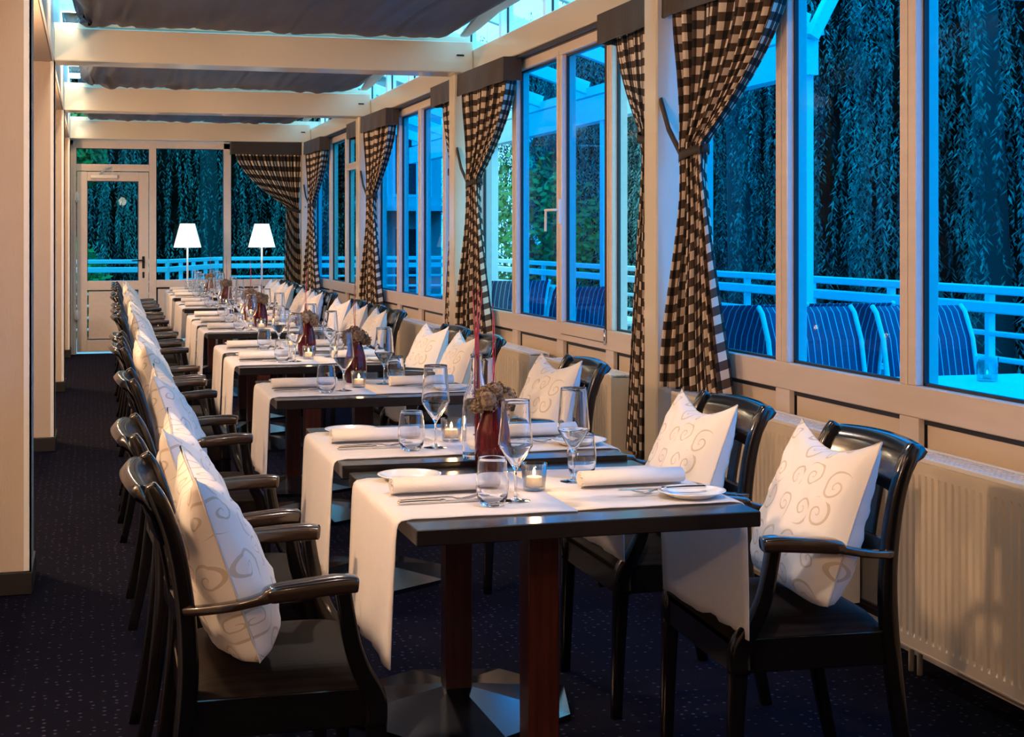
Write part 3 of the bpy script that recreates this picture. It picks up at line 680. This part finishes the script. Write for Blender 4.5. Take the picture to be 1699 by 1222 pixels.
# ------------------------------------------------------------ table linen: one mat per place, hanging over the edge
def make_mat(w_=.55, Lx=.385, drop=.30, seed=0.0):
    """local: origin on the table edge, top runs to +x, hangs at -x side"""
    prof = [(Lx, .0015)] + [(Lx - (Lx) * t, .0015) for t in (.2, .4, .6, .8, .95)] + [(-.006, -.0005), (-.012, -.006), (-.015, -.016)]
    nd = 12
    prof += [(-.016, -.016 - drop * t / nd) for t in range(1, nd + 1)]
    N = 16; vs = []
    for k, (x, z) in enumerate(prof):
        for j in range(N + 1):
            b2 = -1 + 2 * j / N; hang = max(0, -z - .016) / drop
            wv_ = (.007 * math.sin(b2 * 4 + 1 + seed) + .004 * math.sin(b2 * 9 + seed)) * hang
            yy = b2 * w_ / 2 * (1 - .05 * hang)
            lift = .002 * (abs(b2) > .9) * (x > 0) * math.sin(k * 1.7)
            vs.append((x - abs(wv_) - .008 * hang, yy + .004 * math.sin(3 * hang + seed), z + abs(lift) - .012 * hang * b2 * math.sin(seed)))
    n1 = N + 1; mb = MB().add(vs, [(k * n1 + j, k * n1 + j + 1, (k + 1) * n1 + j + 1, (k + 1) * n1 + j) for k in range(len(prof) - 1) for j in range(N)], True)
    o = mb.build('table_runner', M['linen']); so = o.modifiers.new('thickness', 'SOLIDIFY'); so.thickness = .0022; so.offset = 1
    return o
mats_ = Proto(make_mat())
def make_napkin():
    mb = MB(); L = .255; n_ = 56; T = .0035; outer = []; inner = []
    for q in range(n_ + 1):
        a = -PI / 2 + 2 * PI * 2.6 * q / n_; rr = 1 - .26 * 2.6 * q / n_
        ex, ez = .036 * rr, .0215 * rr
        outer.append((ex * math.cos(a), ez * math.sin(a) + .0218)); inner.append(((ex - T) * math.cos(a), (ez - T * .8) * math.sin(a) + .0218))
    vs = []
    for x in (0, L):
        vs += [(x, y, z) for y, z in outer]; vs += [(x, y, z) for y, z in inner]
    n1 = n_ + 1; fs = []
    for q in range(n_):
        fs += [(q, q + 1, 2 * n1 + q + 1, 2 * n1 + q), (n1 + q + 1, n1 + q, 3 * n1 + q, 3 * n1 + q + 1), (q, n1 + q, n1 + q + 1, q + 1), (2 * n1 + q, 2 * n1 + q + 1, 3 * n1 + q + 1, 3 * n1 + q)]
    mb.add(vs, fs, True); mb.add([(.001, .0, .0218)] , [])
    return mb.build('rolled_napkin', M['linen'])
napkin = Proto(make_napkin())
def make_knife():
    r0 = empty('table_knife', (0, 0, 0))
    MB().sweep([(0, 0, .005), (.004, 0, .005), (.05, 0, .0055), (.098, 0, .005)], [.008, .013, .012, .009], [.004, .0065, .007, .006], (0, 1, 0), .002).build('handle', M['cutlery'], r0)
    MB().sweep([(.098, 0, .005), (.104, 0, .005), (.11, 0, .005)], [.011, .013, .010], [.008, .009, .006], (0, 1, 0), .002).build('bolster', M['cutlery'], r0)
    MB().sweep([(.11, 0, .004), (.15, 0, .004), (.19, 0, .004), (.208, .002, .004), (.214, .004, .004)], [.012, .016, .017, .011, .003], .0016, (0, 1, 0), .0005).build('blade', M['cutlery'], r0)
    return r0
def make_fork():
    r0 = empty('table_fork', (0, 0, 0))
    MB().sweep([(0, 0, .004), (.004, 0, .004), (.06, 0, .006), (.11, 0, .007), (.125, 0, .006)], [.010, .015, .009, .006, .009], [.003, .004, .004, .004, .003], (0, 1, 0), .001).build('handle', M['cutlery'], r0)
    h_ = MB(); h_.sweep([(.125, 0, .006), (.135, 0, .003), (.148, 0, .002)], [.009, .021, .023], .002, (0, 1, 0), .0006)
    for q in (-.0096, -.0032, .0032, .0096): h_.sweep([(.147, q, .002), (.168, q, .005), (.188, q, .011)], [.004, .0034, .002], .0016, (0, 1, 0), .0005)
    h_.build('tines', M['cutlery'], r0); return r0
knife, fork = Proto(make_knife()), Proto(make_fork())
plate = Proto(MB().lathe([(0, .004), (.045, .004), (.052, .007), (.072, .015), (.078, .0165), (.0785, .015), (.072, .012), (.054, .003), (.046, 0), (.0, 0)], 40).build('bread_plate', M['china']))
def wine_glass():
    o_ = [(0, 0), (.033, 0), (.0335, .0012), (.02, .003), (.006, .006), (.0034, .012), (.0030, .04), (.0034, .068), (.007, .076), (.022, .098), (.0385, .124), (.0395, .128), (.038, .145), (.0315, .228)]
    i_ = [(.0304, .228), (.0369, .145), (.0384, .128), (.0374, .125), (.021, .1005), (.006, .081), (0, .079)]
    r0 = empty('wine_glass', (0, 0, 0))
    MB().lathe(o_[:9] , 24).build('stem', M['glass'], r0) if False else None
    MB().lathe(o_ + i_, 28).build('glass_body', M['glass'], r0)
    return r0
def one(o): return o
def lathe_obj(name, prof, m, n=32): return MB().lathe(prof, n, dense=.008).build(name, M[m])
wg = Proto(lathe_obj('wine_glass', [(0, 0), (.033, 0), (.0335, .0012), (.02, .003), (.006, .006), (.0034, .012), (.0030, .04), (.0034, .068), (.007, .076), (.022, .098), (.0385, .124), (.0395, .128), (.038, .145), (.0315, .228),
                                     (.0304, .2282), (.0369, .145), (.0384, .128), (.0374, .125), (.021, .1005), (.006, .081), (0, .079)], 'glass'))
tum = Proto(lathe_obj('water_tumbler', [(0, 0), (.022, 0), (.026, .003), (.0335, .020), (.0368, .040), (.0362, .060), (.0335, .085), (.0310, .108), (.0300, .1082), (.0324, .085), (.0350, .060), (.0354, .042), (.0318, .023), (.0235, .010), (0, .009)], 'glass'))
def make_candle():
    r0 = empty('tealight_holder', (0, 0, 0))
    MB().lathe([(0, 0), (.0245, 0), (.026, .002), (.031, .064), (.0298, .0642), (.0252, .009), (0, .0085)], 24).build('glass_cup', M['thin_glass'], r0)
    c_ = MB().lathe([(0, .010), (.0185, .010), (.0190, .012), (.0190, .031), (.017, .0325), (0, .031)], 20).build('candle', M['wax'], r0)
    MB().lathe([(0, .034), (.0030, .037), (.0042, .041), (.0030, .047), (.0008, .053), (0, .054)], 10).build('flame', M['flame'], c_)
    return r0
candle = Proto(make_candle())
def make_vase():
    r0 = empty('flower_vase', (0, 0, 0))
    MB().lathe([(0, 0), (.036, 0), (.040, .004), (.0455, .035), (.0455, .065), (.040, .105), (.030, .140), (.023, .165), (.022, .185), (.0205, .185), (.0215, .165), (.0285, .139), (.0385, .104), (.044, .065), (.044, .036), (.038, .012), (0, .012)], 32, dense=.008).build('vase_body', M['red_glass'], r0)
    rnd = random.Random(3); fl = MB()
    for cx, cy, cz, rr in ((-.030, -.012, .186, .030), (.026, -.018, .188, .030), (.0, .024, .192, .030), (.0, -.012, .206, .026), (-.042, .012, .170, .022), (.042, .008, .172, .022)):
        core = []
        for q in range(95):
            z = rnd.uniform(-1, 1); a = rnd.uniform(0, 2 * PI); s_ = math.sqrt(1 - z * z); nrm = Vector((s_ * math.cos(a), s_ * math.sin(a), z))
            p = Vector((cx, cy, cz)) + nrm * rr * rnd.uniform(.8, 1.08)
            t1 = nrm.orthogonal().normalized(); t2 = nrm.cross(t1); th = rnd.uniform(0, PI)
            u1 = t1 * math.cos(th) + t2 * math.sin(th); u2 = nrm.cross(u1); g = .0052
            tip = nrm * rnd.uniform(-.002, .003)
            fl.add([p - u1 * g + tip, p - u2 * g, p + u1 * g + tip, p + u2 * g, p - nrm * .003], [(0, 1, 4), (1, 2, 4), (2, 3, 4), (3, 0, 4)])
        sp_ = []
        for lat in range(7):
            for lon in range(10):
                a_, b_ = PI * lat / 6, 2 * PI * lon / 10; sp_.append((cx + rr * .8 * math.sin(a_) * math.cos(b_), cy + rr * .8 * math.sin(a_) * math.sin(b_), cz + rr * .8 * math.cos(a_)))
        fl.add(sp_, [(la * 10 + lo, la * 10 + (lo + 1) % 10, (la + 1) * 10 + (lo + 1) % 10, (la + 1) * 10 + lo) for la in range(6) for lo in range(10)])
    f0 = fl.build('dried_hydrangea', M['petal'], r0)
    st = MB(); st.tube([(.0, .0, .03), (.002, .0, .2), (.004, .002, .32), (.001, .0, .43)], [.0014, .0014, .0012, .0008]); st.tube([(.008, .0, .03), (.006, .004, .2), (.010, .0, .30), (.004, -.002, .40)], [.0014, .0014, .0012, .0008])
    st.build('red_stick', M['redstick'], r0)
    return r0
vase = Proto(make_vase())
def make_bottle():
    r0 = empty('clear_bottle', (0, 0, 0))
    MB().lathe([(0, 0), (.034, 0), (.037, .004), (.038, .03), (.038, .13), (.034, .165), (.022, .200), (.0165, .225), (.0145, .262), (.0165, .275), (.0155, .276), (.0132, .262), (.0152, .224), (.0205, .198), (.0325, .163), (.0362, .13), (.0362, .012), (0, .010)], 32, dense=.008).build('bottle_glass', M['glass'], r0)
    st = MB()
    for dx, dy in ((-.006, 0), (.003, .004), (.007, -.003)): st.tube([(dx * .4, dy * .4, .014), (dx * .8, dy, .2), (dx * .5, dy, .33), (dx * 2.0, dy * 2, .45)], [.0022, .0022, .0018, .0008])
    st.build('red_stick', M['redstick'], r0); return r0

for i, (tx, ty, tz) in enumerate(TABLES):
    tn = tname(i); dz = tz - .750
    rz = {0: .012, 1: -.02}.get(i, random.uniform(-.008, .008))
    t = table.place((tx + TW / 2, ty + TD / 2, dz), rz, 'dark wooden dining table, the ' + (tn if i in (0, 12) else ORD[i] + ' from the front') + (', laid for two' if i == 0 else ' in the row'), 'table', 'dining tables in the long row')
    if dz: 
        t.location.z = 0; t.scale = (1, 1, tz / .750)
    def at(x, y, z=0): return (tx + x, ty + y, tz + z)
    my = .375; J = lambda s=.006: random.uniform(-s, s)
    mats_.place(at(0, my), 0, 'white linen runner hanging off the aisle side of the ' + tn, 'table runner', 'white runners')
    mats_.place(at(TW, my + .01), PI, 'white linen runner hanging off the window side of the ' + tn, 'table runner', 'white runners')
    Z = .0042
    sa, sb = 'aisle-side place of the ' + tn, 'window-side place of the ' + tn
    napkin.place(at(.03 + J(), .395 + J(), Z), .02 + J(.02), 'rolled white napkin at the ' + sa, 'napkin', 'rolled napkins')
    napkin.place(at(.485 + J(), .365 + J(), Z), .02 + J(.02), 'rolled white napkin at the ' + sb, 'napkin', 'rolled napkins')
    knife.place(at(.02 + J(.003), .268 + J(.003), Z), .0 + J(.02), 'steel table knife at the ' + sa, 'knife', 'table knives')
    fork.place(at(.03 + J(.003), .300 + J(.002), Z), .0 + J(.02), 'steel fork at the ' + sa, 'fork', 'table forks')
    plate.place(at(.115, .595 + J(), Z), 0, 'small white bread plate at the ' + sa, 'plate', 'bread plates')
    plate.place(at(.690, .190 + J(), Z), 0, 'small white bread plate at the ' + sb, 'plate', 'bread plates')
    k = knife.place(at(.735, .215, Z + .013), PI - .06, 'steel table knife on the window-side bread plate of the ' + tn, 'knife', 'table knives')
    f = fork.place(at(.745, .265, Z + .001), PI + .03, 'steel fork at the ' + sb, 'fork', 'table forks')
    tum.place(at(.215 + J(), .205 + J(), Z), J(3), 'clear water tumbler at the ' + sa, 'tumbler', 'water tumblers')
    wg.place(at(.288 + J(), .245 + J(), Z), 0, 'tall stemmed wine glass at the ' + sa, 'wine glass', 'wine glasses')
    wg.place(at(.490 + J(), .475 + J(), Z), 0, 'tall stemmed wine glass at the ' + sb, 'wine glass', 'wine glasses')
    tum.place(at(.540 + J(), .535 + J(), Z), 0, 'clear water tumbler at the ' + sb, 'tumbler', 'water tumblers')
    candle.place(at(.370 + J(), .375 + J(), Z), 0, 'small glass tealight holder with burning candle on the ' + tn, 'candle holder', 'tealight holders')
    if i in (0, 2, 3, 5, 6, 8, 10):
        vase.place(at(.352 if i == 0 else .385, .70 if i == 0 else .56, 0 if i == 0 else Z), J(3), 'burgundy glass vase with dried brown hydrangea on the ' + tn, 'vase', 'burgundy vases')
bt = make_bottle(); bt.location = (.985, 3.868, .763); tag(bt, 'clear glass bottle with thin red sticks on the front edge of the second table', 'bottle')
# warm glow of the candle flames
for (tx, ty, tz) in TABLES[:8]:
    l_ = bpy.data.lights.new('candle_light', 'POINT'); l_.energy = .35; l_.color = (1, .55, .22); l_.shadow_soft_size = .012
    o = bpy.data.objects.new('candle_light', l_); C.objects.link(o); o.location = (tx + .37, ty + .375, tz + .062)

# ------------------------------------------------------------ floor lamps by the end window
def floor_lamp(x, y, label):
    r0 = empty('floor_lamp', (x, y, 0)); tag(r0, label, 'lamp', 'floor lamps at the end window')
    MB().lathe([(0, 0), (.13, 0), (.13, .012), (.02, .02), (0, .02)], 28).build('lamp_base', M['lamp_metal'], r0)
    MB().tube([(0, 0, .015), (0, 0, 1.26)], .011).build('lamp_pole', M['lamp_metal'], r0)
    MB().lathe([(.155, 1.225), (.083, 1.495), (.080, 1.495), (.152, 1.225), (.155, 1.225)], 36).build('lamp_shade', M['shade'], r0)
    MB().lathe([(0, 1.25), (.02, 1.25), (.03, 1.29), (.02, 1.33), (0, 1.34)], 12).build('bulb', M['shade'], r0)
    MB().tube([(0, 0, 1.255), (-.03, 0, 1.20)], .004).build('pull_switch', M['lamp_metal'], r0)
floor_lamp(1.062, 17.48, 'lit floor lamp with white tapered shade, the one nearer the door')
floor_lamp(1.90, 17.48, 'lit floor lamp with white tapered shade, the one nearer the checked curtain')

# ------------------------------------------------------------ terrace outside
tag(MB().box(2.70, 9.0, -2, 24, -.14, -.03).box(-6, 2.70, 18.1, 24, -.14, -.03).build('terrace_floor', M['deck']), kind='structure')
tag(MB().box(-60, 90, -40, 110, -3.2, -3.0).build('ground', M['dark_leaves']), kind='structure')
def railing(p0, p1, label, step=1.15):
    p0, p1 = Vector(p0), Vector(p1); L = (p1 - p0).length; d = (p1 - p0).normalized(); a = math.atan2(d.y, d.x)
    r0 = empty('terrace_railing', (p0.x, p0.y, 0), a); tag(r0, label, 'railing', 'white terrace railings')
    for z, r_, nm in ((1.03, .026, 'top_rail'), (.925, .034, 'hand_rail'), (.77, .016, 'rail'), (.62, .016, 'rail'), (.47, .016, 'rail'), (.32, .016, 'rail'), (.17, .016, 'rail')):
        MB().sweep([(0, 0, z), (L, 0, z)], 2 * r_, 2 * r_, (0, 1, 0), .008).build(nm, M['outwhite'], r0)
    n_ = max(1, int(L / step))
    for q in range(n_ + 1): MB().box(L * q / n_ - .022, L * q / n_ + .022, -.022, .022, -.03, 1.03).build('post', M['outwhite'], r0)
railing((5.2, 1.0), (5.2, 19.5), 'long white railing of the terrace outside the side windows')
railing((-4, 19.8), (.95, 19.8), 'white terrace railing seen through the glazed door', 1.0)
railing((.95, 19.8), (1.75, 22.0), 'short slanting white railing behind the door-side floor lamp', .5)
railing((1.75, 22.0), (5.2, 22.0), 'white terrace railing seen through the end window at the right', 1.0)
def make_patio_chair():
    r0 = empty('terrace_chair', (0, 0, 0)); prof = [(.22, .42), (.0, .40), (-.18, .41), (-.23, .50), (-.25, .66), (-.29, .84), (-.36, .97), (-.40, 1.0)]
    vs = []; uvs = []; acc = 0; N = 8
    for k, (x, z) in enumerate(prof):
        if k: acc += math.hypot(x - prof[k - 1][0], z - prof[k - 1][1])
        for j in range(N + 1):
            y = -.24 + .48 * j / N; vs.append((x - .02 * (1 - (y / .24) ** 2) * (z > .5), y, z - .012 * (1 - (y / .24) ** 2) * (z < .5))); uvs.append((y + .24, acc))
    n1 = N + 1; o = MB().add(vs, [(k * n1 + j, k * n1 + j + 1, (k + 1) * n1 + j + 1, (k + 1) * n1 + j) for k in range(len(prof) - 1) for j in range(N)], True, uvs).build('sling', M['sling'], r0)
    o.modifiers.new('thickness', 'SOLIDIFY').thickness = .006
    for s_ in (-1, 1):
        MB().tube([(x, s_ * .25, z) for x, z in prof], .013).build('side_frame', M['outwhite'], r0)
        MB().tube([(.20, s_ * .25, .42), (.25, s_ * .26, -.03)], .013).build('leg', M['outwhite'], r0)
        MB().tube([(-.18, s_ * .25, .42), (-.30, s_ * .26, -.03)], .013).build('leg', M['outwhite'], r0)
        MB().sweep([(-.24, s_ * .27, .64), (.10, s_ * .28, .63), (.2, s_ * .275, .60), (.22, s_ * .265, .42)], .035, .018, (0, 1, 0), .005).build('armrest', M['outwhite'], r0)
    return r0
pc = Proto(make_patio_chair())
for x, y, a, lb in ((3.42, 6.42, -PI / 2, 'blue striped terrace chair facing the near terrace table, left in the centre pane'),
                    (4.02, 6.38, -PI / 2, 'blue striped terrace chair nearest the candle glass on the terrace table'),
                    (3.85, 7.55, PI / 2, 'blue striped terrace chair set back in the middle of the centre near pane'),
                    (3.25, 7.50, PI / 2 + .1, 'blue striped terrace chair just right of the nearest checked curtain'),
                    (3.30, 10.4, PI / 2 + .1, 'blue striped terrace chair low in the pane right of the window handle'),
                    (3.28, 11.9, PI / 2, 'blue striped terrace chair seen between the second column curtain and the window handle')):
    pc.place((x, y, 0), a, lb, 'chair', 'striped terrace chairs')
def make_patio_table():
    r0 = empty('terrace_table', (0, 0, 0)); MB().box(-.5, .5, -.45, .45, .69, .72, .004).build('tabletop', M['outwhite'], r0)
    for x in (-.44, .44):
        for y in (-.39, .39): MB().box(x - .02, x + .02, y - .02, y + .02, -.03, .69).build('leg', M['outwhite'], r0)
    return r0
pt = Proto(make_patio_table())
pt.place((3.62, 5.60, 0), 0, 'white terrace table with a candle glass, seen low in the rightmost window', 'table', 'terrace tables')
pt.place((3.62, 8.45, 0), 0, 'white terrace table between the striped chairs beyond the second bay', 'table', 'terrace tables')
pt.place((3.6, 11.1, 0), 0, 'white terrace table far out beyond the window with the handle', 'table', 'terrace tables')
cg = empty('lantern_glass', (3.76, 5.76, .72)); tag(cg, 'wide glass cup with tealight on the terrace table', 'candle holder')
MB().lathe([(0, 0), (.042, 0), (.044, .003), (.048, .105), (.046, .105), (.042, .010), (0, .009)], 24).build('glass_cup', M['thin_glass'], cg)
c_ = MB().lathe([(0, .010), (.019, .010), (.019, .028), (0, .028)], 16).build('candle', M['wax'], cg)
MB().lathe([(0, .03), (.004, .036), (.002, .046), (0, .05)], 8).build('flame', M['flame'], c_)
# canopy over the terrace
cn = empty('terrace_canopy', (4.5, 8.9, 0)); tag(cn, 'white canopy structure over the far part of the terrace', 'canopy')
MB().box(-.06, .06, 0, 12.5, 2.40, 2.63).build('gutter_beam', M['outwhite'], cn)
MB().box(-.02, .10, 0, 12.5, 2.66, 2.74).build('gutter_beam', M['outwhite'], cn)
for y in (.1, 4.0, 8.0, 12.0): MB().box(-.05, .05, y - .05, y + .05, -.03, 2.4).build('post', M['outwhite'], cn)
for q in range(9): MB().sweep([(.0, q * 1.5 + .05, 2.74), (-1.75, q * 1.5 + .05, 3.3)], .07, .12, (0, 1, 0), .005).build('rafter', M['outwhite'], cn)
MB().sweep([(.0, -.02, 2.64), (.33, -.02, 3.25)], .08, .08, (0, 1, 0), .005).build('brace', M['outwhite'], cn)
MB().box(-1.80, 3.5, -1.75, -1.60, 2.66, 2.92).build('cross_beam', M['outwhite'], cn)
# neighbouring house
hs = empty('neighbouring_house', (5.75, 29.8, 0)); tag(hs, 'pale house with dark windows beyond the terrace, behind the third window bay', 'house')
MB().box(-1.25, 1.1, 0, 6, -3, 4.6).build('wall', M['house'], hs)
MB().box(-1.5, 1.3, -.3, 6.2, 4.6, 4.9).build('roof', M['roof'], hs)
for x in (-.75, .15):
    for z in (.3, 2.2): 
        wd = MB().box(x - .05, x + .75, -.03, .02, z - .05, z + 1.25).build('window', M['outwhite'], hs); MB().box(x, x + .7, -.05, -.03, z, z + 1.2).build('pane', M['house_glass'], wd)
MB().box(-1.25, 1.1, -.9, 0, 1.85, 1.95).build('balcony', M['outwhite'], hs)

# ------------------------------------------------------------ willows
def willow(name, p0, p1, ztop, zbot, strands, label, seed, depth=1.3, leaf=.085, step=.045, m='willow', backing=True, trunk=None):
    rnd = random.Random(seed); p0, p1 = Vector(p0), Vector(p1); d = (p1 - p0); L = d.length; d.normalize(); nrm = Vector((-d.y, d.x, 0)); c0 = (p0 + p1) / 2
    r0 = empty(name, (c0.x, c0.y, -3)); tag(r0, label, 'tree', 'willows around the terrace')
    vs = []; fs = []
    for q in range(strands):
        cl = rnd.gauss(0, .25) + (round(rnd.random() * L / .7) * .7); s_ = min(max(cl, 0), L)
        base = p0 + d * s_ + nrm * rnd.uniform(-depth, depth) - c0; zt = ztop + rnd.uniform(-.8, .3); zb = zbot + rnd.uniform(0, 1.8) ** 1.3
        if rnd.random() < .35: zb += rnd.uniform(.3, 1.8)
        n_ = int((zt - zb) / step); ax, ay = rnd.uniform(-.2, .2), rnd.uniform(-.2, .2); ph = rnd.uniform(0, 6)
        for k in range(n_):
            z = zt - k * step; f = k / n_
            c = Vector((base.x + ax * math.sin(f * 2 + ph) + .03 * math.sin(k * .13 + ph), base.y + ay * math.sin(f * 2.3 + ph) + .03 * math.cos(k * .11), z + 3))
            for sd in (0, 1):
                if rnd.random() < .15: continue
                a = rnd.uniform(0, 2 * PI); out = Vector((math.cos(a), math.sin(a), 0)); ln = leaf * rnd.uniform(.7, 1.25)
                tl = rnd.uniform(.25, .85); tip = c + out * ln * tl + Vector((rnd.uniform(-.02, .02), rnd.uniform(-.02, .02), -ln * rnd.uniform(.55, 1.0))); mid = c + out * ln * .36 - Vector((0, 0, ln * .36)); sv = Vector((-out.y, out.x, 0)) * .012
                b = len(vs); vs += [c, mid + sv, tip, mid - sv]; fs.append((b, b + 1, b + 2, b + 3))
    me = bpy.data.meshes.new('foliage'); me.from_pydata(vs, [], fs); me.materials.append(M[m]); o = bpy.data.objects.new('foliage', me); C.objects.link(o); o.parent = r0
    o['label'] = 'hanging leafy strands'
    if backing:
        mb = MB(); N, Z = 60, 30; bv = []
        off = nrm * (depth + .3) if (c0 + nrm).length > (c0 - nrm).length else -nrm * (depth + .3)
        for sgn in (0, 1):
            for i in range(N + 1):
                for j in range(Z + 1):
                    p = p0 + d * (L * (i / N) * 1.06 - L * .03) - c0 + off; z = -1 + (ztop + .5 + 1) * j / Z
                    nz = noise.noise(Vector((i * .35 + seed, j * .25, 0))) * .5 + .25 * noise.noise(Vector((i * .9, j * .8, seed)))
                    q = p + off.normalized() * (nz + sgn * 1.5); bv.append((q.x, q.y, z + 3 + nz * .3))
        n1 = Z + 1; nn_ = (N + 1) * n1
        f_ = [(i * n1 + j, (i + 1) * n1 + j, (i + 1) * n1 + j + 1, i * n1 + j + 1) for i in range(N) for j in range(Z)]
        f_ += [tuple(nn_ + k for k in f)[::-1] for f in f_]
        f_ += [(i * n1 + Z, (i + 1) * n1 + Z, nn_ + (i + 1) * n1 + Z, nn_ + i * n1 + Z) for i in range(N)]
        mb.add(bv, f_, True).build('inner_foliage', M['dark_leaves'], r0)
    MB().tube([(0, .0, 0), (.1, .0, 2), (-.05, .05, ztop + 2.6)], [.25, .2, .1]).build('trunk', M['bark'], r0)
    return r0
willow('willow_tree', (7.6, 8.6, 0), (7.6, 14.6, 0), 4.4, -1.2, 165, 'dense willow hanging behind the rightmost window', 11)
willow('willow_tree', (7.7, 14.8, 0), (7.7, 19.5, 0), 4.4, -1.2, 120, 'dense willow hanging behind the pane right of the near curtain', 12)
willow('willow_tree', (8.2, 19.8, 0), (8.6, 34.5, 0), 5.0, -1.2, 420, 'willow hanging behind the window with the handle', 13, leaf=.09, step=.06)
willow('willow_tree', (4.3, 24.2, 0), (-.7, 24.2, 0), 4.6, -1.2, 190, 'willow hanging behind the glazed door and the floor lamps', 14, leaf=.09, step=.06)
def bush(x, y, z, r_, label, seed, n_=2600):
    rnd = random.Random(seed); mb = MB(); o = empty('garden_bush', (x, y, -3)); tag(o, label, 'bush', 'green bushes')
    for q in range(n_):
        v3 = Vector((rnd.gauss(0, 1), rnd.gauss(0, 1), rnd.gauss(0, 1))).normalized() * rnd.uniform(.55, 1.0)
        p = Vector((v3.x * r_, v3.y * r_, v3.z * r_ * 1.2 + z + 3)); a = Vector((rnd.uniform(-1, 1), rnd.uniform(-1, 1), rnd.uniform(-1, 1))).normalized() * .07; b2 = a.orthogonal().normalized() * .035
        mb.add([p - a, p + b2, p + a, p - b2], [(0, 1, 2, 3)])
    mb.build('leaves', M['bush'], o); MB().tube([(0, 0, 0), (0, 0, z + 3)], .06).build('stem', M['bark'], o)
bush(-.45, 21.7, .5, .75, 'bright green bush low behind the glazed door', 21)
bush(-.30, 21.7, 2.55, .52, 'bright green bush high at the left of the glazed door', 22)
bush(6.1, 20.8, 1.3, 1.1, 'green bush behind the clear pane by the second column', 23)
